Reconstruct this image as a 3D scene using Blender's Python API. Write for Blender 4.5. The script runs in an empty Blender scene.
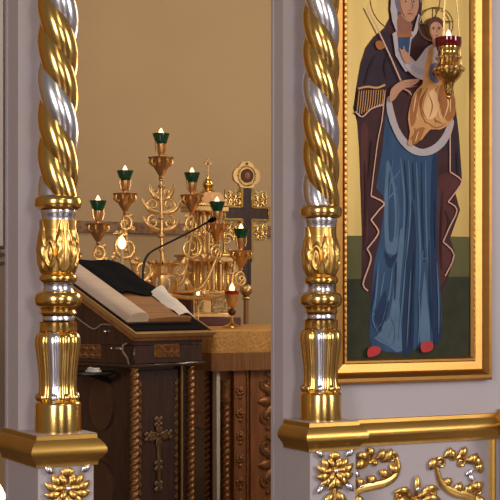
import bpy, math, random
from mathutils import Vector, Matrix
random.seed(4)
PI = math.pi
sc = bpy.context.scene
COL = sc.collection

# ------------------------------------------------------------------ frame
TH = math.radians(28.0); S = math.sin(TH); C = math.cos(TH)
F = 1420.0; EYE = 1.25
def wx(px, Y):
    k = (px-250)/F
    return Y*(S+k*C)/(C-k*S)
def depth(x, y): return x*S+y*C
def P(px, py, Y):
    x = wx(px, Y)
    return Vector((x, Y, EYE-(py-300)*depth(x, Y)/F))
def sc_at(px, Y): return depth(wx(px, Y), Y)/F        # metres per pixel there

# ------------------------------------------------------------------ materials
def lin(c):
    return tuple(((v/255)/12.92 if v/255 <= .04045 else ((v/255+.055)/1.055)**2.4) for v in c)
def mat(name, col, rough=.5, metal=0., noise=0., scale=8., bump=0., stretch=(1, 1, 1), coat=0., kind='noise', col2=None, emis=0., trans=0.):
    m = bpy.data.materials.new(name); m.use_nodes = True
    nt = m.node_tree; b = nt.nodes['Principled BSDF']
    c = (*lin(col), 1)
    b.inputs['Base Color'].default_value = c
    b.inputs['Roughness'].default_value = rough
    b.inputs['Metallic'].default_value = metal
    if coat: b.inputs['Coat Weight'].default_value = coat
    if trans: b.inputs['Transmission Weight'].default_value = trans
    if emis:
        b.inputs['Emission Color'].default_value = c; b.inputs['Emission Strength'].default_value = emis
    if noise or bump:
        tc = nt.nodes.new('ShaderNodeTexCoord'); mp = nt.nodes.new('ShaderNodeMapping')
        mp.inputs['Scale'].default_value = stretch
        nt.links.new(tc.outputs['Object'], mp.inputs['Vector'])
        if kind == 'voronoi':
            t = nt.nodes.new('ShaderNodeTexVoronoi'); out = t.outputs['Distance']
        elif kind == 'wave':
            t = nt.nodes.new('ShaderNodeTexWave'); t.inputs['Distortion'].default_value = 5; t.inputs['Detail'].default_value = 3
            out = t.outputs['Fac']
        else:
            t = nt.nodes.new('ShaderNodeTexNoise'); t.inputs['Detail'].default_value = 4; out = t.outputs['Fac']
        t.inputs['Scale'].default_value = scale
        nt.links.new(mp.outputs['Vector'], t.inputs['Vector'])
        if noise:
            mx = nt.nodes.new('ShaderNodeMix'); mx.data_type = 'RGBA'
            d = tuple(max(0, min(1, v*(1-noise))) for v in c[:3])
            mx.inputs['A'].default_value = (*d, 1) if col2 is None else (*lin(col2), 1)
            mx.inputs['B'].default_value = c
            rm = nt.nodes.new('ShaderNodeMapRange')
            rm.inputs['From Min'].default_value = .3; rm.inputs['From Max'].default_value = .7
            if kind == 'voronoi': rm.inputs['From Min'].default_value = .15; rm.inputs['From Max'].default_value = .6
            nt.links.new(out, rm.inputs['Value']); nt.links.new(rm.outputs['Result'], mx.inputs['Factor'])
            nt.links.new(mx.outputs['Result'], b.inputs['Base Color'])
        if bump:
            bp = nt.nodes.new('ShaderNodeBump'); bp.inputs['Strength'].default_value = bump; bp.inputs['Distance'].default_value = .01
            nt.links.new(out, bp.inputs['Height']); nt.links.new(bp.outputs['Normal'], b.inputs['Normal'])
    return m
M = {}
M['gold'] = mat('polished_gold', (236, 192, 110), .2, 1, .08, 14)
M['goldsatin'] = mat('satin_gilding', (214, 168, 86), .36, .9, .14, 6, stretch=(1, 1, 6))
M['framegold'] = mat('icon_frame_gilding', (178, 130, 66), .34, .9, .14, 6, stretch=(1, 1, 6))
M['goldleaf'] = mat('gilded_carving', (232, 186, 104), .30, 1, .12, 14)
M['silver'] = mat('polished_silver', (232, 230, 236), .24, 1)
M['brass'] = mat('old_brass', (232, 190, 124), .34, .85, .2, 40)
M['darkbrass'] = mat('reddish_brass', (218, 166, 110), .34, .85, .25, 40)
M['white'] = mat('mauve_white_lacquer', (188, 178, 180), .38, 0, .04, 3)
M['plaster'] = mat('tan_plaster', (186, 156, 114), .8, 0, .06, 2, .05)
M['nave'] = mat('dark_nave_plaster', (112, 86, 62), .85, 0, .1, 1.5)  # unseen wall, colour darkened for contrast in the gold's reflections
M['band'] = mat('ornate_border_band', (146, 108, 74), .6, 0, .5, 30, .4, kind='voronoi')
M['floor'] = mat('brown_marble_floor', (110, 84, 66), .25, 0, .35, 2)
M['wood'] = mat('dark_lacquered_wood', (70, 46, 36), .25, 0, .45, 7, stretch=(6, 6, .8), coat=.4)
M['wood2'] = mat('reddish_wood', (160, 102, 60), .35, 0, .45, 7, stretch=(5, 5, .7), coat=.3)
M['wood3'] = mat('brown_oval_veneer', (84, 54, 38), .4, 0, .3, 9)
M['woodgold'] = mat('bronzed_carving', (168, 118, 72), .38, .6, .5, 60, .3)
M['crosswood'] = mat('dull_bronze_cross', (128, 100, 74), .35, .6, .4, 60, .3)
M['edge'] = mat('gilded_edge', (196, 160, 104), .35, .6, .2, 20)
M['black'] = mat('black_cloth', (17, 16, 20), .9, 0, .3, 60); M['black'].node_tree.nodes['Principled BSDF'].inputs['Specular IOR Level'].default_value = .1
M['blackmetal'] = mat('black_metal', (18, 17, 18), .4)
M['paper'] = mat('cream_pages', (214, 190, 168), .8, 0, .22, 1, stretch=(3, .1, 260))
M['page'] = mat('page_face', (205, 180, 150), .8, 0, .3, 60, stretch=(.5, 3, 1))
M['bookcover'] = mat('book_cover', (46, 30, 24), .5)
M['tan'] = mat('tan_page_edge', (160, 112, 66), .7, 0, .4, 1, stretch=(3, 3, 320))
M['whitecloth'] = mat('white_cloth', (225, 218, 208), .8, 0, .1, 20)
M['brocade'] = mat('gold_brocade', (206, 156, 86), .55, .2, .22, 60, .3, kind='voronoi')
M['fringe'] = mat('gold_fringe', (160, 108, 62), .6, .15, .5, 1, .3, stretch=(160, 160, 2))
M['greenglass'] = mat('green_glass', (8, 74, 46), .08, 0, coat=.6, trans=.2)
M['redglass'] = mat('red_glass', (120, 16, 18), .08, 0, coat=.6, trans=.25)
M['redglow'] = mat('bright_red_glass', (190, 36, 24), .12, 0, coat=.5, trans=.3)
M['flame'] = mat('flame', (255, 205, 140), .5, emis=4.0)
M['wax'] = mat('beeswax', (214, 180, 120), .5)
M['darkred'] = mat('dark_red_lacquer', (92, 34, 28), .35, 0, .2, 20)
M['dado'] = mat('grey_brown_dado', (138, 118, 104), .7, 0, .1, 4)
M['steel'] = mat('pale_cable', (150, 128, 116), .5)
M['iconplate'] = mat('embossed_plate', (186, 160, 112), .4, .6, .5, 60, .5, kind='voronoi')
# paint colours of the icon
def paint(n, c, rough=.45, metal=0., noise=.18, scale=14, st=(1, 1, 1)):
    M[n] = mat('paint_'+n, c, rough if metal else .65, metal, noise, scale, stretch=st)
    if not metal: M[n].node_tree.nodes['Principled BSDF'].inputs['Specular IOR Level'].default_value = .2
paint('p_gold', (160, 132, 68), .40, .6, .2, 3, (7, 1, .6))
paint('p_olive', (98, 94, 56), .5, 0, .2, 12)
paint('p_green', (56, 58, 38), .5, 0, .3, 18)
paint('p_maroon', (72, 42, 42), .5, 0, .35, 12)
paint('p_maroon2', (92, 50, 46), .5, 0, .3, 12)
paint('p_plum', (56, 42, 52), .5, 0, .3, 12)
paint('p_blue', (56, 84, 116), .5, 0, .35, 11, (2.5, 1, .5))
paint('p_blue2', (92, 118, 144), .5, 0, .2, 11)
paint('p_blue3', (36, 54, 84), .5, 0, .2, 11)
paint('p_white', (184, 172, 172), .5, 0, .12, 14)
paint('p_white2', (168, 160, 174), .5, 0, .12, 14)
paint('p_skin', (192, 142, 112), .5, 0, .15, 25)
paint('p_skin2', (150, 100, 76), .5, 0, .15, 25)
paint('p_hair', (92, 58, 42), .5, 0, .2, 25)
paint('p_orange', (214, 156, 96), .5, 0, .22, 22)
paint('p_orange2', (170, 108, 60), .5, 0, .2, 22)
paint('p_orange3', (236, 190, 132), .5, 0, .1, 22)
paint('p_hem', (186, 138, 112), .45, .2, .1, 20)
paint('p_line', (116, 74, 40), .5, 0, 0)
paint('p_red', (196, 62, 62), .5, 0, .2, 20)
paint('p_grey', (118, 112, 132), .5, 0, .2, 20)
paint('p_dark', (48, 30, 26), .5, 0, 0)

# ------------------------------------------------------------------ mesh builder
class MB:
    def __init__(s): s.v = []; s.f = []; s.m = []; s.mats = []
    def mi(s, m):
        m = M[m] if isinstance(m, str) else m
        if m not in s.mats: s.mats.append(m)
        return s.mats.index(m)
    def add(s, vs, fs, m):
        o = len(s.v); k = s.mi(m)
        s.v += [Vector(v) for v in vs]
        for f in fs: s.f.append([i+o for i in f]); s.m.append(k)
        return s
    def box(s, a, b, m, bev=0.):
        x0, y0, z0 = a; x1, y1, z1 = b
        if not bev:
            vs = [(x, y, z) for x in (x0, x1) for y in (y0, y1) for z in (z0, z1)]
            return s.add(vs, [(0, 1, 3, 2), (4, 6, 7, 5), (0, 4, 5, 1), (2, 3, 7, 6), (0, 2, 6, 4), (1, 5, 7, 3)], m)
        # bevelled: rounded-rect rings in z
        rings = []
        for z, i in ((z0, bev), (z0+bev, 0), (z1-bev, 0), (z1, bev)):
            c = bev
            pts = [(x0+c+i*.0, y0+i), (x1-c, y0+i), (x1-i, y0+c), (x1-i, y1-c), (x1-c, y1-i), (x0+c, y1-i), (x0+i, y1-c), (x0+i, y0+c)]
            rings.append([(p[0], p[1], z) for p in pts])
        return s.loft(rings, m, True, True)
    def loft(s, rings, m, cap0=True, cap1=True, closed=True):
        n = len(rings[0]); vs = [p for r in rings for p in r]; fs = []
        for i in range(len(rings)-1):
            for j in range(n if closed else n-1):
                k = (j+1) % n
                fs.append((i*n+j, i*n+k, (i+1)*n+k, (i+1)*n+j))
        if cap0: fs.append(tuple(reversed(range(n))))
        if cap1: fs.append(tuple(range((len(rings)-1)*n, len(rings)*n)))
        return s.add(vs, fs, m)
    def lathe(s, prof, m, c=(0, 0, 0), seg=32, fn=None, cap=True):
        rings = []
        for r, z in prof:
            ring = []
            for j in range(seg):
                a = 2*PI*j/seg; rr = r if fn is None else fn(r, z, a)
                ring.append((c[0]+rr*math.sin(a), c[1]-rr*math.cos(a), c[2]+z))
            rings.append(ring)
        return s.loft(rings, m, cap, cap)
    def ball(s, c, r, m, sq=(1, 1, 1), seg=14, n=8):
        prof = []
        rings = []
        for i in range(n+1):
            t = -PI/2+PI*(i+.02)/(n+.04)
            rings.append([(c[0]+r*sq[0]*math.cos(t)*math.cos(2*PI*j/seg), c[1]+r*sq[1]*math.cos(t)*math.sin(2*PI*j/seg), c[2]+r*sq[2]*math.sin(t)) for j in range(seg)])
        return s.loft(rings, m)
    def tube(s, pts, rad, m, seg=8, N=None, flat=1., cap=True):
        pts = [Vector(p) for p in pts]; n = len(pts)
        if not isinstance(rad, (list, tuple)): rad = [rad]*n
        rings = []; pn = None
        for i, p in enumerate(pts):
            t = (pts[min(i+1, n-1)]-pts[max(i-1, 0)]).normalized()
            if N is not None: nn = Vector(N)
            else: nn = pn if pn is not None else (Vector((0, 0, 1)) if abs(t.z) < .9 else Vector((0, 1, 0)))
            side = t.cross(nn)
            if side.length < 1e-6: side = t.cross(Vector((1, .1, 0)))
            side.normalize(); nn = side.cross(t).normalized(); pn = nn
            rings.append([p+side*(rad[i]*math.cos(2*PI*j/seg))+nn*(rad[i]*flat*math.sin(2*PI*j/seg)) for j in range(seg)])
        return s.loft(rings, m, cap, cap)
    def prism(s, poly, o, ax, ay, az, h, m):
        """poly in the (ax, ay) plane at o, extruded along az by h"""
        o = Vector(o); ax = Vector(ax); ay = Vector(ay); az = Vector(az)
        a = [o+ax*p[0]+ay*p[1] for p in poly]; b = [q+az*h for q in a]
        return s.loft([a, b], m)
    def sweep(s, path, prof, m):
        """horizontal moulding: path of (x, y) with outward on its right side, prof of (out, z), mitred"""
        n = len(path); nr = []
        for i in range(n-1):
            d = Vector((path[i+1][0]-path[i][0], path[i+1][1]-path[i][1])).normalized(); nr.append(Vector((d.y, -d.x)))
        rings = []
        for i in range(n):
            if i == 0: q = nr[0]
            elif i == n-1: q = nr[-1]
            else:
                q = nr[i-1]+nr[i]; q = q/q.length_squared*2
            rings.append([(path[i][0]+q.x*o, path[i][1]+q.y*o, z) for o, z in prof])
        return s.loft(rings, m)
    def build(s, name, parent=None, local=False, ang=38, smooth=True):
        me = bpy.data.meshes.new(name)
        off = parent.location.copy() if (parent is not None and not local) else Vector((0, 0, 0))
        if parent is not None and parent.parent is not None and not local: off = off+parent.parent.location
        me.from_pydata([v-off for v in s.v], [], s.f)
        for m in s.mats: me.materials.append(m)
        me.polygons.foreach_set('material_index', s.m)
        me.update()
        import bmesh
        bm = bmesh.new(); bm.from_mesh(me); bmesh.ops.recalc_face_normals(bm, faces=bm.faces); bm.to_mesh(me); bm.free()
        if smooth:
            me.polygons.foreach_set('use_smooth', [True]*len(me.polygons))
            me.set_sharp_from_angle(angle=math.radians(ang))
        o = bpy.data.objects.new(name, me); COL.objects.link(o)
        if parent is not None: o.parent = parent
        return o
def tag(o, label, cat, group=None):
    o['label'] = label; o['category'] = cat
    if group: o['group'] = group
    return o
def thing(name, loc, label, cat, group=None, rz=0):
    o = bpy.data.objects.new(name, None); COL.objects.link(o); o.empty_display_size = .05
    o.location = loc; o.rotation_euler = (0, 0, rz)
    return tag(o, label, cat, group)
def struct(name, mb, **k):
    o = mb.build(name, **k); o['kind'] = 'structure'; return o
def copy_thing(root, loc, label):
    r = root.copy(); COL.objects.link(r); r.location = loc; r['label'] = label
    for ch in root.children:
        c = ch.copy(); COL.objects.link(c); c.parent = r
        for g in ch.children:
            d = g.copy(); COL.objects.link(d); d.parent = c
    return r
def bez(pts, n=10):
    """Catmull-Rom through points"""
    pts = [Vector(p) for p in pts]; out = []
    for i in range(len(pts)-1):
        p0 = pts[max(i-1, 0)]; p1 = pts[i]; p2 = pts[i+1]; p3 = pts[min(i+2, len(pts)-1)]
        for k in range(n):
            t = k/n
            out.append(.5*((2*p1)+(p2-p0)*t+(2*p0-5*p1+4*p2-p3)*t*t+(3*p1-p0-3*p2+p3)*t**3))
    out.append(pts[-1]); return out

# ------------------------------------------------------------------ setting
YC = 4.256                       # row of columns
XL, XR, X3 = 1.578, 2.542, 3.49
HW, HD = .092, .085
YJ = 4.44              # pedestal half width, depth in front of the axis
YW0, YW1 = 4.36, 4.48            # screen wall
CT = .832                        # pedestal top
struct('floor', MB().box((-4, -5, -.1), (8, 9.2, 0), 'floor'))
struct('wall_back', MB().box((-1.0, 9.0, 0), (8, 9.2, 5), 'plaster'))
struct('wall_left', MB().box((-1.2, 4.48, 0), (-1.0, 9.2, 5), 'plaster'))
struct('wall_right', MB().box((7.0, 4.48, 0), (7.2, 9.0, 5), 'plaster'))
struct('wall_nave', MB().box((-4, -5.2, 0), (8, -5.0, 5), 'nave'))
p = P(120, 222, 9.0); q = P(120, 233, 9.0)
struct('trim_1', MB().box((-.99, 8.975, q.z), (6.99, 9.0, p.z), 'band'))
# screen: pier behind the left column, wall with the right jamb and icon bay
struct('wall_pier', MB().box((XL-.008-HW, YW0, 0), (XL+.068, YW1, 4.2), 'white'))
struct('wall_front', MB().box((XR-HW, YW0, 0), (4.6, YJ, 4.2), 'white'))
struct('trim_2', MB().box((XR-HW-.004, YJ-.016, 0), (XR-HW, YJ+.002, 4.2), 'white', .001))
struct('trim_3', MB().box((XL-.008-HW-.004, YW1-.018, 0), (XL-.008-HW, YW1+.002, 4.2), 'white', .001))

PROF = [(0, -.100), (.010, -.098), (.010, -.091), (.013, -.083), (.021, -.073), (.030, -.062), (.033, -.054), (.032, -.045),
        (.028, -.035), (.020, -.025), (.016, -.019), (.009, -.015), (.008, -.002), (.006, 0), (0, 0)]
def scroll(mb, c, r, a0, turns, w, d, flip=1, m='goldleaf', n=26, plane=None):
    """volute in a vertical plane x-z at y=c.y; starts at radius r, ends in the eye"""
    pts = []; rad = []
    for i in range(n+1):
        t = i/n; a = a0+flip*turns*2*PI*t; rr = r*(1-.78*t)
        pts.append((c[0]+rr*math.cos(a), c[1], c[2]+rr*math.sin(a))); rad.append(w*(1-.45*t))
    mb.tube(pts, rad, m, 8, N=(0, -1, 0), flat=d)
    mb.ball(pts[-1], w*.95, m, (1, d, 1), 10, 6)
def petal(mb, a, b, w, m='goldleaf', flat=.42, bulge=0., lift=.25):
    a = Vector(a); b = Vector(b); L = (b-a).length; t = (b-a).normalized()
    side = t.cross(Vector((0, -1, 0))).normalized(); pts = []; rad = []
    for i in range(9):
        u = i/8
        p = a+(b-a)*u+side*(bulge*L*math.sin(PI*u))+Vector((0, -1, 0))*(lift*L*math.sin(PI*u*.8)*.4)
        pts.append(p); rad.append(max(.0006, 1.25*w*math.sin(PI*(.08+.9*u))**.7))
    mb.tube(pts, rad, m, 8, N=(0, -1, 0), flat=flat)

def rosette_parts(parent, cx, y, cz, k=1.):
    """gilt acanthus boss on a pedestal front: leaves radiating from a small eye"""
    g = MB()
    # top shell
    for a in (-40, -20, 0, 20, 40):
        r = math.radians(a)
        petal(g, (cx, y, cz+.035*k), (cx+.030*k*math.sin(r), y, cz+(.035+.032*math.cos(r))*k), .0075*k, lift=.4)
    for s in (-1, 1):
        for i, (a, L, w) in enumerate(((20, .050, .010), (47, .066, .0115), (74, .076, .012), (101, .076, .012), (128, .072, .0115), (157, .070, .011))):
            r = math.radians(a)*s
            d = Vector((math.sin(r), 0, math.cos(r)))
            petal(g, Vector((cx, y, cz))+d*.016*k, Vector((cx, y, cz))+d*L*k, w*k, bulge=.16*s, lift=.4)
        for a in (38, 94, 150):
            r = math.radians(a)*s; d = Vector((math.sin(r), 0, math.cos(r)))
            petal(g, Vector((cx, y-.008, cz))+d*.008*k, Vector((cx, y-.008, cz))+d*.044*k, .008*k, bulge=-.1*s, lift=.5)
    g.build('leaf_boss', parent)
    e = MB(); e.ball((cx, y-.012, cz), .011*k, 'silver', (1, .8, 1)); e.build('silver_eye', parent)
    for s in (-1, 1):
        for q0, q1, w in ((.048, .070, .0085), (-.045, -.074, .0085)):
            e = MB(); petal(e, (cx+s*.044*k, y-.004, cz+q0*k), (cx+s*.074*k, y-.004, cz+q1*k), w*k, 'silver', lift=.4); e.build('silver_leaf', parent)
    h = MB()
    for s in (-1, 1):                           # hanging tail below, out to the pedestal foot
        for i in range(5):
            z = cz-.075*k-i*.05
            petal(h, (cx, y, z), (cx+s*.045, y, z-.035), .012, lift=.4)
    h.tube([(cx, y, cz-.06*k), (cx, y, cz-.35)], [.01, .005], 'gold', 8)
    h.build('leaf_tail', parent)

def pedestal(xc, label, left_to, right_to, ksz=1.0, orn=True):
    t = thing('pedestal', (xc, YC, 0), label, 'pedestal', 'gilt topped pedestals under the columns')
    b = MB(); b.box((xc-HW, YC-HD, .08), (xc+HW, YW0-.001, CT-.09), 'white', .003); b.build('body', t)
    p_ = MB(); p_.box((xc-HW-.02, YC-HD-.02, 0), (xc+HW+.02, YW0-.001, .08), 'white', .004); p_.build('plinth', t)
    cn = MB()
    # the moulding lies around the top: left side, front, right side
    path = [(xc-HW, left_to), (xc-HW, YC-HD), (xc+HW, YC-HD), (xc+HW, right_to)]
    cn.sweep(path, [(o, CT+z) for o, z in PROF], 'goldsatin')
    cn.build('cornice', t, ang=30)
    tp = MB(); tp.box((xc-HW-.006, YC-HD-.006, CT-.012), (xc+HW+.006, YW0-.001, CT+.001), 'white'); tp.build('top_slab', t)
    if orn: rosette_parts(t, xc, YC-HD-.006, CT-.095-.072, ksz)
    return t
pl = pedestal(XL-.008, 'white pedestal with gold cornice at lower left, beside the dark lectern', YW0-.001, YW0-.001)
pr = pedestal(XR, 'white pedestal with gold cornice at the opening\'s right edge, left of the icon wall', YW0-.018, YW0-.001)
pt = pedestal(X3, 'gold-topped white pedestal cut by the photo\'s right edge, below the icon\'s right corner', YW0-.001, YW0-.001)

# ------------------------------------------------------------------ twisted columns
def lobe_strand(i, z0, z1, R=.017, r=.0485, pitch=.355, ph=0.):
    mb = MB(); n = 22; m = 150
    m_ = 'silver' if i == 2 else 'gold'
    rings = []
    for j in range(m+1):
        z = z0+(z1-z0)*j/m
        a0 = ph+2*PI*i/3-2*PI*z/pitch
        ring = []
        for k in range(n+1):
            d = -PI/3+2*PI/3*k/n
            rr = R*math.cos(d)+math.sqrt(r*r-(R*math.sin(d))**2)
            a = a0+d
            ring.append((rr*math.sin(a), -rr*math.cos(a), z))
        rings.append(ring)
    mb.loft(rings, m_, False, False, closed=False)
    return mb
def leaf_fn(r, z, a):
    t = (z-.504)/(.666-.504)
    q = (a/(PI/2)) % 1.0
    d = abs(q-.5)*2                    # 0 at the diagonals, 1 on the axes (leaf midribs)
    e = 1-d
    w = .62*math.sin(PI*min(1, .12+.80*t))**.6
    h = 0
    if e < w:                          # leaf on the axis
        h = .0085*(1-(e/w)**4)+.0020*math.cos(2*PI*(t*3.4+e*1.8))*(e/w)
        h -= .004*math.exp(-(e/.07)**2)
    # oval cartouche on the diagonal
    rr = math.hypot(d/.34, (t-.36)/.30)
    h2 = .008*math.exp(-((rr-.85)/.2)**2)+.006*math.exp(-(rr/.3)**2)
    if rr < 1.15: h = max(h*.3, h2)
    sh = .6+.4*math.sin(PI*min(1, max(0, t)))
    return r+h*sh
def flute_fn(r, z, a):
    n = 12
    return r*(1-.10*(1-abs(math.cos(n*a/2))**.7))
def column(xc, label):
    t = thing('twisted_column', (xc-(.004 if xc == XL else 0), YC, CT+.001), label, 'column', 'twisted gilded columns')
    def L(name, prof, m, seg=40, fn=None, ang=38, c=(0, 0, 0)):
        b = MB(); b.lathe(prof, m, c, seg, fn); return b.build(name, t, local=True, ang=ang)
    L('base_drum', [(.0735, 0), (.0735, .085), (.072, .092), (.066, .098), (.05, .100)], 'gold')
    # gadrooned vase, two gold lobes to one silver
    vs = [(.060, .098), (.0655, .104), (.066, .112), (.0625, .122), (.0605, .15), (.062, .18), (.0655, .215), (.0700, .25), (.0735, .28), (.0730, .296), (.069, .308), (.060, .316), (.052, .318)]
    NF = 9
    for i in range(NF):
        mb = MB(); rings = []
        for r, z in vs:
            rings.append([(lambda a, rr: (rr*math.sin(a), -rr*math.cos(a), z))((i+k/8-.35)*2*PI/NF, r*(.86+.14*math.sin(PI*k/8)**.6)) for k in range(9)])
        silver = i in (2, 5, 8)
        mb.loft(rings, 'silver' if silver else 'gold', False, False, closed=False)
        a = (i+.15)*2*PI/NF
        mb.ball((.059*math.sin(a), -.059*math.cos(a), .110), .0165, 'silver' if silver else 'gold', (.8, .8, .9), 12, 8)
        mb.build('flute', t, local=True, ang=60)
    L('collar', [(.05, .316), (.060, .318), (.061, .324), (.0595, .345), (.061, .348), (.05, .350)], 'gold')
    L('silver_band', [(.045, .350), (.0525, .353), (.053, .360), (.0515, .366), (.045, .368)], 'silver')
    L('lower_collar', [(.045, .367), (.056, .370), (.060, .376), (.056, .384), (.058, .391), (.05, .394)], 'gold')
    L('lower_ring', [(.05, .392), (.064, .394), (.0715, .400), (.0748, .412), (.0748, .424), (.0715, .435), (.064, .442), (.05, .445)], 'gold')
    L('silver_cove', [(.052, .443), (.050, .448), (.047, .458), (.050, .468), (.053, .473)], 'silver')
    L('middle_ring', [(.045, .472), (.057, .475), (.0605, .482), (.0605, .490), (.057, .497), (.045, .504)], 'gold')
    bulb = MB(); prof = []
    for i in range(57):
        u = i/56; z = .500+.17*u
        r = .052+.0085*math.sin(PI*min(1, u*1.25))**.7+.003*max(0, u-.75)*4
        if u < .04: r -= .004*(1-u/.04)
        prof.append((r, z))
    bulb.lathe(prof, 'goldleaf', (0, 0, 0), 160, leaf_fn); bulb.build('leaf_bulb', t, local=True, ang=50)
    L('silver_neck', [(.045, .664), (.054, .667), (.0535, .676), (.0565, .686), (.058, .692), (.058, .700), (.05, .704)], 'silver')
    L('upper_ring', [(.05, .702), (.064, .704), (.072, .709), (.0748, .718), (.0748, .730), (.072, .739), (.064, .745), (.05, .747)], 'gold')
    for i in range(3): lobe_strand(i, .742, 2.3, ph=1.15 if xc == XL else 1.84).build('strand', t, local=True, ang=50)
    L('top_ring', [(.05, 2.29), (.07, 2.295), (.075, 2.32), (.07, 2.345), (.05, 2.35)], 'gold')
    return t
column(XL, 'twisted gold and silver column on the left pedestal, beside the reading lectern')
column(XR, 'twisted gold and silver column just left of the tall icon')

# ------------------------------------------------------------------ icon bay: cornice, lower panel, ornaments
YF = YW0
mb = MB(); mb.sweep([(XR+HW+.002, YF), (X3-HW-.002, YF)], [(o, CT-.014+z) for o, z in PROF], 'goldsatin')
struct('trim_4', mb, ang=30)
mb = MB(); mb.sweep([(XL-.008-HW, YW1+.02), (XL-.008-HW, YW0)], [(o, CT+z) for o, z in PROF], 'goldsatin')
struct('trim_7', mb, ang=30)
# gilt frame strip of the lower panel
zb = CT-.114
xr_ = X3-HW-.002
mb = MB()
mb.sweep([(XR+HW+.002, YF), (xr_, YF)], [(0, .10), (.012, .10), (.016, .115), (.012, .13), (0, .13)], 'goldsatin')
prof = [(0, 0), (.004, .010), (.010, .014), (.013, .020), (.010, .026), (.004, .030)]
mb.loft([[(xr_-.045+.0+u, YF-o, z) for o, u in prof] for z in (.13, zb)], 'goldsatin')
struct('trim_5', mb, ang=30)

def ornament(name, fn, label, px, py, group=None):
    c = P(px, py, YF)
    g = MB(); fn(g, c); e = None
    o = g.build(name)
    o.location = (0, 0, 0)
    # put the origin at the ornament's centre
    o.data.transform(Matrix.Translation(-Vector((c.x, c.y, c.z)))); o.location = c
    return tag(o, label, 'ornament', group)
u = sc_at(430, YF)               # metres per pixel on the wall
def corner_left(g, c):
    y = YF-.006
    def q(dx, dz): return (c[0]+dx*u*1.12, y, c[2]-dz*u)
    # big C scroll from the upper left corner sweeping down and right
    g.tube(bez([q(20, -14), q(22, -6), q(18, 4), q(8, 10), q(-4, 12), q(-16, 14), q(-24, 20), q(-28, 32), q(-28, 60)]), [.008+.010*math.sin(PI*i/80) for i in range(81)], 'goldleaf', 8, N=(0, -1, 0), flat=.8)
    scroll(g, q(16, -14), .022, 0, 1.2, .007, .9)
    scroll(g, q(-8, -14), .024, PI, 1.2, .008, .9, -1)
    for a, b, w in ((q(-8, -12), q(-22, -18), .0145), (q(-10, -8), q(-24, -6), .0145), (q(-6, -16), q(-10, -25), .0135), (q(0, -14), q(6, -24), .0135), (q(4, -12), q(14, -24), .0135),
                    (q(10, 8), q(2, -2), .0145), (q(-4, 12), q(-10, 3), .0155), (q(-16, 14), q(-22, 5), .0145), (q(-24, 22), q(-14, 24), .0145), (q(14, -8), q(24, -2), .0135), (q(-27, 34), q(-17, 40), .0145), (q(-27, 46), q(-17, 54), .0145)):
        petal(g, a, b, w, bulge=.18, lift=.4)
    for a, b in ((q(-26, -4), q(-18, 2)), (q(-12, 6), q(-20, 16))): petal(g, a, b, .009, 'silver', lift=.4)
    g.ball(q(-2, -10), .012, 'gold', (1, .8, 1))
def corner_right(g, c):
    y = YF-.006
    def q(dx, dz): return (c[0]+dx*u*1.12, y, c[2]-dz*u)
    g.tube(bez([q(-22, -10), q(-18, 4), q(-10, 12), q(0, 17), q(10, 20), q(18, 26), q(20, 44), q(18, 70)]), [.008+.010*math.sin(PI*i/70) for i in range(71)], 'goldleaf', 8, N=(0, -1, 0), flat=.8)
    scroll(g, q(-18, -14), .024, PI, 1.25, .007, .9, -1)
    scroll(g, q(4, -14), .024, PI*.8, 1.2, .008, .9, -1)
    scroll(g, q(24, 16), .020, PI*.5, 1.2, .008, .9)
    for a, b, w in ((q(-20, -18), q(-30, -8), .0145), (q(-14, -20), q(-8, -30), .012), (q(2, -20), q(8, -30), .0135), (q(-4, -16), q(-10, -26), .0135), (q(10, -16), q(22, -22), .0145), (q(18, -20), q(28, -12), .0145), (q(26, -14), q(27, -2), .0135),
                    (q(-16, 4), q(-6, 2), .0145), (q(-4, 14), q(4, 6), .0155), (q(8, 18), q(14, 8), .0145), (q(16, 10), q(28, 8), .0145), (q(22, 22), q(32, 28), .0145), (q(19, 40), q(29, 46), .0145), (q(19, 56), q(9, 62), .0145)):
        petal(g, a, b, w, bulge=.18, lift=.4)
    for a, b in ((q(14, -2), q(18, 8)), (q(10, 0), q(18, -6))): petal(g, a, b, .008, 'silver', lift=.4)
def centre_boss(g, c):
    y = YF-.006
    def q(dx, dz): return (c[0]+dx*u*1.12, y, c[2]-dz*u)
    petal(g, q(0, 4), q(0, -18), .011, lift=.4)
    for s in (-1, 1):
        petal(g, q(s*2, 4), q(s*12, -8), .010, bulge=.2*s, lift=.4)
        petal(g, q(s*6, 6), q(s*24, -2), .011, bulge=-.3*s, lift=.4)
        petal(g, q(s*6, 10), q(s*26, 10), .011, bulge=-.2*s, lift=.4)
        petal(g, q(s*3, 14), q(s*18, 28), .011, bulge=.2*s, lift=.4)
        scroll(g, q(s*16, 2), .024, PI/2, 1.2, .008, .9, -s)
        scroll(g, q(s*10, 30), .024, PI/2, 1.2, .008, .9, s)
    petal(g, q(0, 2), q(0, -9), .008, 'silver', lift=.9)
    petal(g, q(0, 10), q(0, 50), .014, lift=.2)
    g.ball(q(0, 8), .014, 'gold', (1, .9, 1))
grp = 'gilt scroll ornaments on the lower wall panel'
ornament('scroll_ornament', corner_left, 'gilt leaf scroll under the cornice, next to the right pedestal', 376, 473, grp)
ornament('scroll_ornament', corner_right, 'gilt leaf scroll in the panel\'s upper right corner, by the vertical gold strip', 456, 476, grp)
ornament('scroll_ornament', centre_boss, 'gilt fan-shaped leaf boss low in the panel\'s middle, between the two corner scrolls', 415, 493, grp)

# ------------------------------------------------------------------ icon
YP = YW0-.014                     # painted face
tl = P(345.4, -60, YP); x0 = P(345.4, 359, YP).x; x1 = P(470.5, 358, YP).x; z0 = P(408, 358.5, YP).z; z1 = 2.75
fw = .088
icon = thing('icon', ((x0+x1)/2, YW0, z0-fw), 'tall gold-framed painted icon of a standing haloed woman in dark mantle holding a child', 'icon')
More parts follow.
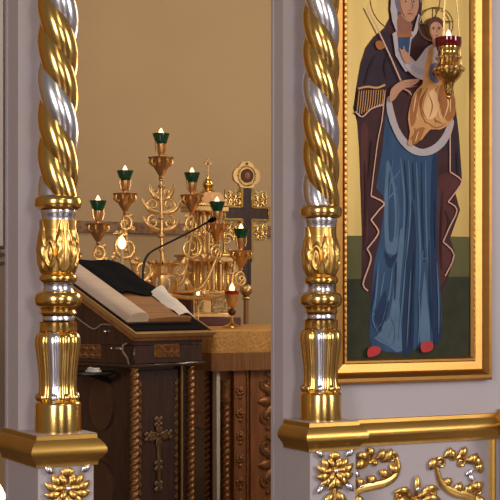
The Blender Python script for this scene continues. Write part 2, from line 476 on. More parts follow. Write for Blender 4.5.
# frame: moulded, mitred; (out from the opening, height off the wall)
FP = [(-.004, .0), (-.004, .020), (.004, .030), (.012, .030), (.016, .022), (.045, .026), (.050, .020), (.056, .030), (.066, .044), (.078, .044), (.086, .034), (fw, .020), (fw, .0)]
rings = []
for cx, cz, sx, sz in ((x0, z0, -1, -1), (x1, z0, 1, -1), (x1, z1, 1, 1), (x0, z1, -1, 1), (x0, z0, -1, -1)):
    rings.append([(cx+sx*o, YW0-h, cz+sz*o) for o, h in FP])
mb = MB(); mb.loft(rings, 'framegold', False, False); mb.build('frame', icon, ang=30)
for xx in (x0-.008, x1+.008):      # beaded inner slip down both sides
    bd = MB()
    for k in range(70):
        z = z0+.02+k*.022
        if z > z1: break
        bd.ball((xx, YW0-.030, z), .0042, 'framegold', (1, .7, 1.6), 8, 5)
    bd.build('beading', icon)
pn = MB()
LAY = [0]
def flat(poly, m, smooth=0):
    LAY[0] += 1
    pts = [Vector((a, b, 0)) for a, b in poly]
    if smooth:
        cl = pts+[pts[0]]; n = len(pts); out = []
        for i in range(n):
            p0, p1, p2, p3 = pts[i-1], pts[i], pts[(i+1) % n], pts[(i+2) % n]
            for k in range(smooth):
                t = k/smooth
                out.append(.5*((2*p1)+(p2-p0)*t+(2*p0-5*p1+4*p2-p3)*t*t+(3*p1-p0-3*p2+p3)*t**3))
        pts = out
    y = YP-.00012*LAY[0]
    vs = []
    for p in pts:
        w = P(p.x, p.y, YP); vs.append((min(max(w.x, x0), x1), y, max(w.z, z0)))
    pn.add(vs, [tuple(range(len(vs)))], m)
def rib(pts, w, m, n=6, taper=True):
    """painted stroke"""
    LAY[0] += 1
    c = bez([(a, b, 0) for a, b in pts], n); N_ = len(c); L_ = []; R_ = []
    for i, p in enumerate(c):
        t = (c[min(i+1, N_-1)]-c[max(i-1, 0)]).normalized(); s_ = Vector((-t.y, t.x, 0))
        ww = w*.5*(1 if not taper else .25+.75*math.sin(PI*(i+.5)/N_))
        L_.append(p+s_*ww); R_.append(p-s_*ww)
    y = YP-.00012*LAY[0]
    vs = [(lambda w_: (min(max(w_.x, x0), x1), y, max(w_.z, z0)))(P(p.x, p.y, YP)) for p in L_+R_]
    pn.add(vs, [(i, i+1, N_+i+1, N_+i) for i in range(N_-1)], m)
def ell(cx, cy, a, b, m, rot=0, n=28):
    r = math.radians(rot)
    flat([(cx+a*math.cos(2*PI*i/n)*math.cos(r)-b*math.sin(2*PI*i/n)*math.sin(r), cy+a*math.cos(2*PI*i/n)*math.sin(r)+b*math.sin(2*PI*i/n)*math.cos(r)) for i in range(n)], m)
def arc(cx, cy, r, a0, a1, w, m, n=30):
    rib([(cx+r*math.cos(math.radians(a0+(a1-a0)*i/n)), cy+r*math.sin(math.radians(a0+(a1-a0)*i/n))) for i in range(n+1)], w, m, 2, False)
pn.box((x0-.004, YP, z0-.004), (x1+.004, YW0, z1+.004), 'p_gold')
flat([(340, 235.5), (480, 237), (480, 280), (340, 280)], 'p_olive')
flat([(340, 279), (480, 276.5), (480, 365), (340, 365)], 'p_green')
# big halo
arc(405, -2, 35, 60, 200, 1.1, 'p_line'); arc(405, -2, 35, -60, 60, 1.1, 'p_line')
# mantle, left fall
flat([(389, 0), (391, -14), (400, -22), (412, -20), (420, -10), (422, 2), (421, 18), (430, 40), (440, 58), (453, 88), (459, 135), (462, 180), (455, 192), (460, 210), (450, 238), (455, 254), (446, 284), (438, 300), (372, 300), (367, 291),
      (361, 287), (362, 240), (361, 204), (359, 150), (357, 122), (353.5, 108), (356, 88), (360, 64), (365, 48), (373, 37), (384, 28), (389, 18)], 'p_maroon')
flat([(360, 70), (368, 48), (384, 32), (392, 38), (400, 62), (410, 78), (392, 84), (386, 90), (360, 92), (357, 88)], 'p_plum', 3)
flat([(359, 120), (384, 112), (379, 140), (371, 196), (382, 204), (371, 220), (377, 232), (367, 249), (370, 258), (362, 284), (362, 236), (360, 180)], 'p_maroon')
flat([(361, 130), (368, 130), (366, 190), (368, 230), (363, 262), (363, 210)], 'p_maroon2', 3)
flat([(437, 150), (449, 120), (452, 110), (458, 140), (460, 178), (449, 172), (448, 150)], 'p_plum')
flat([(438, 175), (449, 172), (461, 181), (447, 202), (456, 210), (443, 241), (453, 255), (444, 282), (437, 290)], 'p_maroon2')
# blue robe
flat([(386, 110), (392, 132), (408, 150), (424, 154), (437, 146), (438, 200), (437, 250), (440, 290), (442, 322), (440, 340), (424, 346), (402, 353), (388, 352), (372, 348), (369, 338), (371, 300), (374, 262), (380, 238), (384, 206), (383, 196), (376, 188), (382, 150)], 'p_blue')
flat([(387, 160), (393, 176), (398, 214), (397, 250), (390, 254), (385, 246), (384, 206), (385, 180)], 'p_blue2', 3)
flat([(389, 172), (394, 200), (394, 236), (389, 240), (388, 206)], 'p_blue', 3)
flat([(384, 250), (390, 258), (398, 252), (391, 268), (386, 264)], 'p_blue3', 2)
flat([(372, 312), (382, 330), (374, 338), (388, 346), (402, 351), (399, 300), (404, 240), (400, 230), (392, 300), (386, 322)], 'p_blue2', 2)
flat([(374, 316), (380, 300), (386, 290), (384, 316), (378, 326)], 'p_blue3', 2)
flat([(402, 352), (404, 290), (408, 230), (412, 200), (416, 240), (414, 300), (413, 349)], 'p_blue3', 2)
flat([(420, 320), (424, 270), (427, 300), (430, 342), (420, 346)], 'p_blue2', 2)
flat([(432, 160), (437, 158), (437, 250), (440, 300), (441, 338), (433, 342), (432, 300), (430, 220)], 'p_blue3', 2)
for pts, w in (([(400, 158), (404, 200), (402, 250), (396, 300)], 2.2), ([(408, 160), (410, 210), (406, 260)], 1.6), ([(416, 162), (418, 210), (420, 260), (418, 300)], 2.0), ([(425, 160), (426, 230), (430, 300)], 1.6), ([(388, 186), (394, 178), (400, 170)], 1.4), ([(386, 200), (392, 194), (397, 186)], 1.4),
               ([(378, 262), (376, 290), (374, 310)], 1.8), ([(384, 272), (380, 296)], 1.4), ([(392, 268), (388, 300), (380, 328)], 1.8), ([(424, 246), (422, 258), (428, 258)], 1.4), ([(396, 318), (388, 338)], 1.6), ([(376, 336), (390, 344), (400, 348)], 1.6)):
    rib(pts, w, 'p_blue2')
for pts, w in (([(404, 160), (407, 205), (404, 240)], 1.6), ([(421, 162), (422, 220), (424, 262)], 1.6), ([(396, 262), (394, 300)], 1.6), ([(412, 162), (414, 200)], 1.3)):
    rib(pts, w, 'p_blue3')
for pts, w in (([(392, 160), (390, 180), (388, 200)], 1.0), ([(396, 190), (398, 215), (396, 240)], 1.0), ([(405, 260), (402, 300), (398, 340)], 1.6), ([(410, 270), (408, 310), (406, 348)], 1.2), ([(436, 262), (438, 300), (438, 334)], 1.4), ([(418, 290), (419, 320), (417, 345)], 1.4), ([(374, 300), (372, 320), (378, 334)], 1.2), ([(390, 316), (395, 330), (393, 344)], 1.2)):
    rib(pts, w, 'p_blue2')
for pts, w in (([(388, 300), (384, 318), (378, 332)], 1.6), ([(428, 240), (429, 280), (432, 330)], 1.6), ([(414, 250), (412, 300), (410, 346)], 1.4), ([(376, 270), (373, 296), (371, 312)], 1.2), ([(434, 200), (435, 250)], 1.3)):
    rib(pts, w, 'p_blue3')
for pts, w in (([(364, 160), (365, 200), (364, 250)], 1.6), ([(371, 140), (368, 180)], 1.4), ([(375, 55), (368, 70), (364, 84)], 1.6), ([(388, 50), (384, 66), (386, 80)], 1.4), ([(456, 150), (457, 176)], 1.4), ([(442, 190), (440, 240), (441, 270)], 1.4), ([(444, 210), (448, 222), (444, 236)], 1.2)):
    rib(pts, w, 'p_dark')
# inner mantle and pale lining U
flat([(388, 92), (391, 110), (395, 128), (404, 142), (420, 150), (436, 144), (446, 132), (452, 112), (440, 96), (420, 82), (404, 82)], 'p_maroon', 3)
flat([(386, 99), (389.5, 97), (393, 112), (398, 128), (406, 140), (415, 147), (423, 149), (434, 144), (443, 133), (448, 120), (453, 121), (450, 134), (443, 146), (432, 154), (421, 156), (410, 153), (399, 143), (391, 128), (386, 112)], 'p_white', 3)
# hems
rib([(384, 90), (381, 120), (377, 140), (373, 170), (370, 196)], 1.0, 'p_hem', 5, False)
rib([(370, 196), (383, 203), (378, 210), (370, 220)], 1.5, 'p_hem', 3, False)
rib([(370, 220), (377, 230), (376, 236), (366, 249)], 1.5, 'p_hem', 3, False)
rib([(366, 249), (370, 257), (368, 266), (362, 284), (367, 291)], 1.5, 'p_hem', 3, False)
rib([(449, 118), (449, 150), (449, 172)], 1.2, 'p_hem', 3, False)
rib([(449, 172), (461, 181), (456, 190), (447, 202)], 1.3, 'p_hem', 3, False)
rib([(447, 202), (456, 210), (448, 228), (442, 242)], 1.3, 'p_hem', 3, False)
rib([(442, 242), (453, 255), (444, 276)], 1.3, 'p_hem', 3, False)
# fringed cuff
rib([(357, 89), (366, 87), (376, 88), (384, 85)], 2.0, 'p_orange', 4, False)
flat([(357, 91), (384, 88), (382, 104), (370, 108), (357, 118), (354, 108)], 'p_dark')
for i in range(11):
    xx = 358+i*2.4
    rib([(xx, 91-.1*i), (xx-1.2, 104), (xx-2.5, 115-abs(i-1)*1.2)], .8, 'p_orange', 3, False)
rib([(354, 112), (361, 117), (370, 109), (382, 105)], 1.3, 'p_hem', 3, False)
flat([(374, 43), (379, 41), (384, 46), (380, 50), (376, 49)], 'p_orange2', 3)
# hood lining, cap, collar
flat([(390, -10), (389, 10), (391, 22), (395, 32), (399, 30), (396, 16), (396, 0), (400, -12)], 'p_white')
flat([(393, -8), (394, 6), (398, 14), (400, 0), (406, -12), (416, -8), (419, 4), (420, -4), (414, -16), (400, -16)], 'p_grey', 2)
flat([(391, 34), (396, 31), (412, 32), (417, 14), (420, 18), (415, 34), (410, 40), (408, 56), (420, 68), (404, 72), (394, 56)], 'p_white')
flat([(396, 36), (409, 36), (407, 54), (403, 58), (397, 50)], 'p_blue')
flat([(395, 32), (409, 31), (411, 37), (396, 38)], 'p_orange2')
# throat and face
flat([(397, 14), (409, 20), (410, 32), (403, 35), (396, 32)], 'p_skin2', 2)
flat([(397, -4), (401, -12), (411, -10), (417, 0), (416, 12), (411, 21), (405, 21), (399, 13)], 'p_skin', 4)
rib([(398, -2), (399, 9), (404, 19)], 2.2, 'p_skin2')
rib([(409, -2), (411, 6), (409.5, 10)], 1.2, 'p_skin2'); rib([(406, 11), (409, 10.5)], .8, 'p_skin2', 3, False)
rib([(405.5, 14.5), (408, 14), (411, 14.8)], 1.6, 'p_red', 3)
for ex in (404, 412):
    rib([(ex-2.6, .5), (ex, -1), (ex+2.4, .5)], .9, 'p_hair', 3)
    ell(ex, 2, 1.7, .9, 'p_white'); ell(ex, 2, .9, .9, 'p_dark')
# thin diagonal line across the shoulder
rib([(365, 8), (378, 34), (390, 60), (399, 81)], 1.4, 'p_hem', 4, False)
# child
arc(434, 25, 17, 0, 360, 1.2, 'p_line', 40)
rib([(434, 8), (434, 18)], 1.2, 'p_line', 2, False); rib([(417, 24), (427, 24)], 1.2, 'p_line', 2, False); rib([(441, 22), (451, 22)], 1.2, 'p_line', 2, False)
flat([(420, 54), (426, 47), (436, 44), (446, 50), (450, 70), (444, 84), (428, 82), (414, 78), (404, 68), (401, 56), (404, 55), (412, 63)], 'p_white', 3)
flat([(404, 60), (412, 72), (426, 76), (432, 64), (424, 70), (412, 66)], 'p_white2', 2)
rib([(424, 50), (420, 62)], 1.4, 'p_white2'); rib([(430, 50), (426, 66)], 1.2, 'p_white2')
flat([(424, 60), (428, 48), (432, 48), (430, 66), (427, 84), (420, 90)], 'p_orange', 2)
flat([(426, 80), (436, 78), (446, 86), (453, 98), (453, 114), (447, 124), (438, 130), (428, 130), (420, 140), (414, 142), (409, 146), (406, 144), (408, 132), (406, 120), (408, 106), (412, 94), (419, 86)], 'p_orange', 2)
for pts, w in (([(418, 92), (411, 106), (411, 122)], 2), ([(426, 88), (418, 104), (424, 118)], 2), ([(436, 86), (430, 104), (434, 124)], 2.2), ([(444, 94), (440, 112), (446, 120)], 2), ([(412, 128), (416, 134), (424, 128)], 1.8), ([(424, 122), (434, 128), (444, 124)], 1.6), ([(408, 140), (413, 134)], 1.4)):
    rib(pts, w, 'p_orange2')
for pts, w in (([(422, 90), (414, 106), (416, 120)], 1.6), ([(432, 88), (425, 104), (430, 120)], 1.8), ([(441, 92), (436, 108), (440, 122)], 1.6), ([(420, 126), (416, 138)], 1.4)):
    rib(pts, w, 'p_orange3')
flat([(440, 84), (452, 98), (452, 114), (446, 122), (440, 112), (436, 98)], 'p_orange2', 3)
flat([(412, 96), (420, 88), (416, 104), (413, 122), (409, 126), (408, 108)], 'p_orange2', 3)
flat([(424, 96), (432, 90), (436, 102), (434, 116), (426, 120), (421, 110)], 'p_orange3', 3)
flat([(410, 140), (414, 130), (422, 128), (418, 140), (412, 145)], 'p_orange2', 3)
for pts, w in (([(442, 90), (446, 104), (442, 118)], 1.4), ([(448, 98), (448, 112)], 1.2), ([(414, 94), (411, 112)], 1.2), ([(416, 132), (413, 142)], 1.0)): rib(pts, w, 'p_orange3')
for pts, w in (([(426, 94), (430, 106), (427, 118)], 1.2), ([(420, 96), (419, 112), (424, 124)], 1.2), ([(432, 120), (440, 124)], 1.2)): rib(pts, w, 'p_orange2')
flat([(428, 66), (436, 64), (440, 74), (434, 84), (427, 78)], 'p_grey', 3)
ell(433, 72, 3.2, 4.2, 'p_plum')
flat([(430, 34), (439, 34), (438, 46), (431, 47)], 'p_skin2', 2)
ell(433, 25, 8, 7.5, 'p_hair'); ell(433.5, 31, 6.6, 8.5, 'p_skin')
rib([(428, 26), (427.6, 33), (431, 38)], 1.5, 'p_skin2')
for ex in (431, 436.5): rib([(ex-1.6, 28.2), (ex+1.6, 28.2)], .8, 'p_hair', 3, False); ell(ex, 29.6, 1, .7, 'p_dark')
rib([(433.6, 29), (434.6, 33.4)], .8, 'p_skin2'); rib([(431.8, 36), (435.6, 36)], 1.0, 'p_red', 3)
flat([(398, 52), (401, 50), (407, 56), (408, 62), (404, 64), (401, 60)], 'p_skin', 3)
rib([(399, 53), (397, 49)], 1.4, 'p_skin'); rib([(402, 52), (401, 47)], 1.4, 'p_skin')
# the woman's hand
flat([(387, 98), (389, 89), (398, 82), (408, 80), (417, 80), (411, 86), (402, 89), (397, 93), (392, 100), (388, 102)], 'p_skin', 3)
for i in range(3): rib([(401, 84+i*2.2), (409, 83+i*2.4), (415, 81+i*2.6)], .7, 'p_skin2')
rib([(400, 89), (406, 92), (409, 96)], 1.8, 'p_skin')
# shoes
flat([(365, 350), (370, 346), (378, 348), (376, 354), (366, 357)], 'p_red', 3)
flat([(418, 345), (424, 341), (430, 343), (429, 350), (420, 352)], 'p_red', 3)
pn.build('painted_panel', icon, smooth=False)

# ------------------------------------------------------------------ flame and glasses
def flame(parent, c, h, name='flame', local=False):
    f = MB(); f.lathe([(h*.02, 0), (h*.17, h*.08), (h*.30, h*.28), (h*.29, h*.5), (h*.17, h*.76), (h*.01, h)], 'flame', c, 12)
    return f.build(name, parent, local=local)

# hanging lamp in front of the icon
YH = 4.24
c = P(448.5, 60, YH); s_ = sc_at(448.5, YH)
lamp = thing('hanging_lamp', c, 'pierced brass oil lamp with dark red glass hanging before the icon', 'lamp')
def Z(py): return (60-py)*s_
b = MB()
b.lathe([(2*s_, Z(96)), (4*s_, Z(94)), (4.5*s_, Z(90)), (6*s_, Z(83)), (8*s_, Z(81)), (12*s_, Z(77)), (14.5*s_, Z(72)), (15*s_, Z(68)), (12*s_, Z(65)), (10.5*s_, Z(63)), (11.5*s_, Z(60)), (12.2*s_, Z(57)), (10.5*s_, Z(54)), (10.5*s_, Z(52)), (12*s_, Z(49)), (12*s_, Z(47)), (5*s_, Z(47))], 'gold', (0, 0, 0), 32)
b.ball((0, 0, Z(97)), 2.6*s_, 'gold'); b.build('lamp_body', lamp, local=True)
b = MB(); b2 = MB()
for i in range(14):
    a = 2*PI*i/14
    b.ball((14.4*s_*math.sin(a), -14.4*s_*math.cos(a), Z(70)), 2.0*s_, 'darkbrass', (1, 1, 1.1), 8, 6)
    b2.ball((11.8*s_*math.sin(a), -11.8*s_*math.cos(a), Z(58)), 1.6*s_, 'darkbrass', (1, 1, 1.1), 8, 6)
b.build('pierced_band', lamp, local=True); b2.build('pierced_band', lamp, local=True)
b = MB(); b.lathe([(11.8*s_, Z(48)), (13*s_, Z(46)), (13.2*s_, Z(38)), (12.6*s_, Z(38)), (12*s_, Z(44)), (.5*s_, Z(44))], 'redglass', (0, 0, 0), 28); b.build('red_glass', lamp, local=True)
b = MB(); b.tube([(0, 0, Z(44)), (0, 0, Z(37))], .8*s_, 'blackmetal', 6); b.build('wick', lamp, local=True)
flame(lamp, (0, 0, Z(38)), 8.5*s_, local=True)
top = 2.62-c.z
for i in range(3):
    a = 2*PI*i/3+.9
    b = MB(); p0 = Vector((12.6*s_*math.sin(a), -12.6*s_*math.cos(a), Z(68))); p1 = Vector((3*s_*math.sin(a), -3*s_*math.cos(a), top))
    b.tube([p0+(p1-p0)*j/60 for j in range(61)], [.0011 if j % 2 else .0021 for j in range(61)], 'brass', 6)
    b.ball(p0, 1.6*s_, 'gold'); b.build('chain', lamp, local=True)
b = MB(); b.lathe([(.002, top-.02), (.022, top-.01), (.02, top), (.004, top+.03)], 'gold', (0, 0, 0), 20)
b.tube([(0, 0, top+.02), (0, .01, top+.25), (0, YW0-.002-YH, top+.28)], .006, 'gold', 8); b.build('ceiling_cap', lamp, local=True)

# ------------------------------------------------------------------ altar table
TX0, TX1, TY0, TY1 = P(214, 331, 6.27).x, 4.62, 6.27, 7.72
TZ = P(212, 331, 6.27).z
tb = thing('altar_table', ((TX0+TX1)/2, (TY0+TY1)/2, 0), 'carved reddish wood altar table under a gold brocade cloth', 'table')
b = MB(); b.box((TX0+.03, TY0+.03, .05), (TX1-.03, TY1-.03, TZ-.02), 'wood2', .006); b.build('body', tb)
b = MB(); b.box((TX0-.01, TY0-.01, 0), (TX1+.01, TY1+.01, .06), 'wood2', .01); b.build('plinth', tb)
def twisted(mb, x, y, z0, z1, r, m, pitch=.05, lob=3, amp=.25, nper=10):
    n = int((z1-z0)/pitch*nper); prof = []
    rings = []
    for i in range(n+1):
        z = z0+(z1-z0)*i/n
        rings.append([(x+r*(1-amp*.5+amp*.5*math.cos(lob*(a-2*PI*z/(pitch*lob))))*math.sin(a), y-r*(1-amp*.5+amp*.5*math.cos(lob*(a-2*PI*z/(pitch*lob))))*math.cos(a), z) for a in [2*PI*k/14 for k in range(14)]])
    mb.loft(rings, m)
uT = sc_at(230, TY0)
b = MB(); b.box((P(216.2, 400, TY0).x, TY0-.005, .06), (P(219.8, 400, TY0).x, TY0+.04, TZ-.05), M['whitecloth'], .002); b.build('pale_edge_strip', tb)
cx = P(226, 400, TY0).x
b = MB(); twisted(b, cx, TY0+.005, .12, P(226, 402, TY0).z, 4.2*uT, 'woodgold', .031, 2, .35); b.lathe([(5*uT, 0), (5.5*uT, .01), (4.5*uT, .03), (5*uT, .1), (5.5*uT, .11)], 'woodgold', (cx, TY0+.005, P(226, 402, TY0).z), 16); b.build('twisted_post', tb)
sx0, sx1 = P(233.5, 400, TY0).x, P(247.5, 400, TY0).x
b = MB(); b.box((sx0, TY0+.005, .1), (sx1, TY0+.035, TZ-.1), 'wood2', .003)
for xx in (sx0, sx1-.006): b.box((xx, TY0-.004, .1), (xx+.006, TY0+.01, TZ-.1), 'woodgold')
b.build('carved_stile', tb)
for k in range(11):
    z = P(240, 391+22.6*k, TY0).z
    if z < .14: break
    r = MB()
    for j in range(8):
        a = 2*PI*j/8; d = Vector((math.sin(a), 0, math.cos(a)))
        petal(r, Vector(((sx0+sx1)/2, TY0+.002, z))+d*.006, Vector(((sx0+sx1)/2, TY0+.002, z))+d*.026, .007, 'woodgold', lift=.3)
    r.ball(((sx0+sx1)/2, TY0-.004, z+.004), .012, 'woodgold', (1, .7, 1))
    petal(r, ((sx0+sx1)/2, TY0+.002, z-.024), ((sx0+sx1)/2, TY0+.002, z-.044), .009, 'woodgold', lift=.3)
    r.build('rosette', tb)
b = MB(); px0 = P(252, 400, TY0).x
b.box((px0, TY0+.015, .12), (px0+.34, TY0+.035, TZ-.12), 'wood2', .004)
b.build('front_panel', tb)
for zc_ in (.74, .42):
    b = MB(); ce_ = (px0+.16, TY0+.012, zc_)
    b.ball(ce_, .03, 'woodgold', (1, .4, 1))
    for k in range(8):
        a = 2*PI*k/8; d = Vector((math.cos(a), 0, math.sin(a)))
        petal(b, Vector(ce_)+d*.02, Vector(ce_)+d*.12, .02, 'woodgold', lift=.15)
    for q in (-1, 1):
        for q2_ in (-1, 1): scroll(b, (ce_[0]+q*.075, TY0+.008, zc_+q2_*.09), .05, PI/2*q2_, 1.3, .010, .7, q*q2_, 'woodgold')
    b.build('carved_medallion', tb)
b = MB()
for k, xx in enumerate((px0+.05, px0+.15, px0+.25)):
    for s in (-1, 1):
        scroll(b, (xx+s*.02, TY0+.008, .95-.02*k), .022, PI/2, 1.2, .006, .8, -s, 'woodgold')
b.build('carved_frieze', tb)
# left side: two sunk panels
b = MB()
ya, yb = TY0+.12, TY0+1.25
b.box((TX0+.012, ya, .15), (TX0+.032, yb, .60), 'wood', .003); b.box((TX0+.012, ya, .68), (TX0+.032, yb, TZ-.15), 'wood2', .003)
b.build('side_panel', tb)
b = MB(); twisted(b, TX0+.015, TY0+.10, .12, TZ-.1, .018, 'woodgold', .031, 2, .35); b.build('twisted_post', tb)
# cloth
cl = MB()
zt = TZ+.004; zf = P(230, 355, TY0).z
n = 60
def hang(pts_out, ztop, zbot, amp, mbb, m, wav=9, rows=7, seedp=0.):
    rings = []
    for r in range(rows):
        t = r/(rows-1); z = ztop+(zbot-ztop)*t
        rings.append([(p[0]+nn[0]*(amp*t*(math.sin(wav*i*.35+seedp)+.5*math.sin(wav*i*.83+1))+.003*t), p[1]+nn[1]*(amp*t*(math.sin(wav*i*.35+seedp)+.5*math.sin(wav*i*.83+1))+.003*t), z) for i, (p, nn) in enumerate(pts_out)])
    mbb.loft(rings, m, False, False, closed=True)
per = []
def edge(a, b_, nn, k):
    for i in range(k): per.append(((a[0]+(b_[0]-a[0])*i/k, a[1]+(b_[1]-a[1])*i/k), nn))
e = .022
q2 = .7071
edge((TX0-e+.03, TY0-e), (TX1+e-.03, TY0-e), (0, -1), 46); per.append(((TX1+e-.008, TY0-e+.008), (q2, -q2)))
edge((TX1+e, TY0-e+.03), (TX1+e, TY1+e-.03), (1, 0), 46); per.append(((TX1+e-.008, TY1+e-.008), (q2, q2)))
edge((TX1+e-.03, TY1+e), (TX0-e+.03, TY1+e), (0, 1), 46); per.append(((TX0-e+.008, TY1+e-.008), (-q2, q2)))
edge((TX0-e, TY1+e-.03), (TX0-e, TY0-e+.03), (-1, 0), 46); per.append(((TX0-e+.008, TY0-e+.008), (-q2, -q2)))
hang(per, zt-.006, zf, .006, cl, 'brocade', 3.1, 8)
inner = [[(p[0]-nn[0]*.006, p[1]-nn[1]*.006, zt) for p, nn in per]]
cl.loft([[(p[0], p[1], zt-.006) for p, nn in per], inner[0]], 'brocade', False, True)
tbc = thing('altar_cloth', ((TX0+TX1)/2, (TY0+TY1)/2, TZ), 'gold brocade cloth with a fringe draped over the altar table', 'tablecloth')
cl.build('cloth', tbc, ang=60)
fr = MB(); per2 = [((p[0]+nn[0]*.004, p[1]+nn[1]*.004), nn) for p, nn in per]
rings = []
zq = P(230, 370, TY0).z
fine = []
for i in range(len(per)):
    (pa, na), (pb, nb) = per[i], per[(i+1) % len(per)]
    for k in range(5): t = k/5; fine.append(((pa[0]*(1-t)+pb[0]*t, pa[1]*(1-t)+pb[1]*t), na))
for r in range(4):
    t = r/3
    rings.append([(p[0]+nn[0]*(.010+.004*(i % 2)*t+.005*math.sin(i*.21)), p[1]+nn[1]*(.010+.004*(i % 2)*t+.005*math.sin(i*.21)), zf+.012+(zq-zf-.012)*t-.004*(i % 2)*(t > .9)) for i, (p, nn) in enumerate(fine)])
fr.loft(rings, 'fringe', False, False); fr.build('fringe', tbc, ang=70)
ZT = zt+.0005                      # what stands on the table stands here

# ------------------------------------------------------------------ seven-branched candelabrum
YM = 7.08
um = sc_at(163, YM)
cm = P(163, 320, YM)
men = thing('candelabrum', (cm.x, YM, ZT), 'tall gilt seven-branched candelabrum with green glass candle cups behind the lectern', 'candelabrum')
def loc(px, py):                  # px, py on the candelabrum's own plane, local to its base
    q = P(px, py, YM); return Vector((q.x-cm.x, 0, q.z-ZT))
st = MB()
hb = 0
b = MB(); b.lathe([(.10, 0), (.105, .01), (.095, .02), (.06, .03), (.03, .045), (.022, .07)], 'brass', (0, 0, 0), 28); b.build('foot', men, local=True)
zk0, zk1 = loc(163, 300).z, loc(163, 263).z
b = MB(); b.lathe([(.018, .06), (.02, zk0-.02), (.04, zk0-.008), (.065, zk0+.008), (.074, zk0+.02), (.06, zk0+.034), (.062, zk0+.05), (.076, zk0+.12), (.072, zk0+.135), (.055, zk0+.145), (.058, zk1-.02), (.08, zk1-.002), (.074, zk1), (.02, zk1-.008), (.014, zk1+.03)], 'brass', (0, 0, 0), 32,
        lambda r, z, a: r*(1+.05*math.cos(10*a) if r > .05 else 1)); b.build('knop', men, local=True)
b = MB()
for j in range(14):
    a = 2*PI*j/14; b.tube([(.074*math.sin(a), -.074*math.cos(a), zk1-.006), (.086*math.sin(a), -.086*math.cos(a), zk1+.012)], [.008, .003], 'gold', 6)
    if j % 2 == 0:
        h = MB(); h.tube([(.07*math.sin(a), -.07*math.cos(a), zk0+.05), (.08*math.sin(a), -.08*math.cos(a), zk0+.085), (.074*math.sin(a), -.074*math.cos(a), zk0+.12)], .007, 'silver' if j % 4 == 0 else 'gold', 6); h.build('scroll_handle', men, local=True)
b.build('crown_rim', men, local=True)
ztop = loc(161, 178).z
b = MB(); xs = loc(161, 178).x
b.tube([(0, 0, zk1-.01), (xs*.5, 0, zk1+.1), (xs, 0, ztop)], [.013, .011, .008], 'brass', 10)
for py, r in ((250, .016), (236, .02), (218, .018), (186, .02), (180, .014)): b.ball((xs*.8, 0, loc(161, py).z), r, 'brass', (1, 1, .7))
b.build('stem', men, local=True)
b = MB()
for s in (-1, 1):                 # fleur scrolls on the stem
    for (py, r, dx) in ((205, 8, 8), (222, 7, 8), (192, 4, 5)):
        ce = loc(161+s*dx, py)
        scroll(b, (ce.x, -.004, ce.z), r*um, -PI/2 if py != 222 else PI/2, 1.15, .009, .7, s if py != 222 else -s, 'brass')
        p0 = loc(161, py+8); petal(b, p0, (ce.x+s*r*um*1.6, -.003, ce.z+r*um*.8), .011, 'brass', bulge=.2*s)
    petal(b, loc(161, 200), loc(161+s*12, 184), .010, 'brass', bulge=.2*s)
b.build('stem_scroll', men, local=True)
def cup(px, pt, k=1.):
    """one branch end: drip pan, socket, green glass, flame; pt = row of the glass rim"""
    o = loc(px, pt); q = k*um
    pan = MB(); x, z = o.x, o.z
    def z_(d): return -d*q
    pan.lathe([(1*q, z_(45)), (2.5*q, z_(43)), (2*q, z_(41)), (4.5*q, z_(37)), (8*q, z_(31)), (9.5*q, z_(27)), (11.5*q, z_(24)), (13*q, z_(22.5)), (12*q, z_(22.2)), (6*q, z_(24)), (2*q, z_(24))], 'darkbrass', (x, 0, z), 20,
              lambda r, zz, a: r*(1+(.08*math.cos(8*a) if r > 3*q else 0)))
    for j in range(8):
        a = 2*PI*j/8+.2
        pan.tube([(x+8*q*math.sin(a), -8*q*math.cos(a), z+z_(31)), (x+11.5*q*math.sin(a), -11.5*q*math.cos(a), z+z_(28)), (x+10.5*q*math.sin(a), -10.5*q*math.cos(a), z+z_(24))], 1.3*q, 'brass', 6)
    po = pan.build('drip_pan', men, local=True)
    sk = MB(); sk.lathe([(2.5*q, z_(24)), (2.2*q, z_(20)), (3.6*q, z_(18)), (4.0*q, z_(10)), (4.2*q, z_(8)), (3*q, z_(8))], 'darkbrass', (x, 0, z), 16)
    for s in (-1, 1): sk.tube([(x+s*4.5*q, -.002, z+z_(18)), (x+s*6*q, -.002, z+z_(13)), (x+s*6*q, -.002, z+z_(7))], .9*q, 'brass', 6)
    so = sk.build('socket', men, local=True)
    gl = MB(); gl.lathe([(4*q, z_(9)), (5.4*q, z_(8.8)), (8.8*q, z_(-1)), (8.8*q, z_(-1.4)), (7.8*q, z_(.2)), (6*q, z_(3)), (.5*q, z_(3))], 'greenglass', (x, 0, z), 20)
    gl.build('green_glass', men, local=True)
    flame(men, (x, 0, z+z_(1.0)), 8*q, local=True)
    return Vector((x, 0, z+z_(45)))
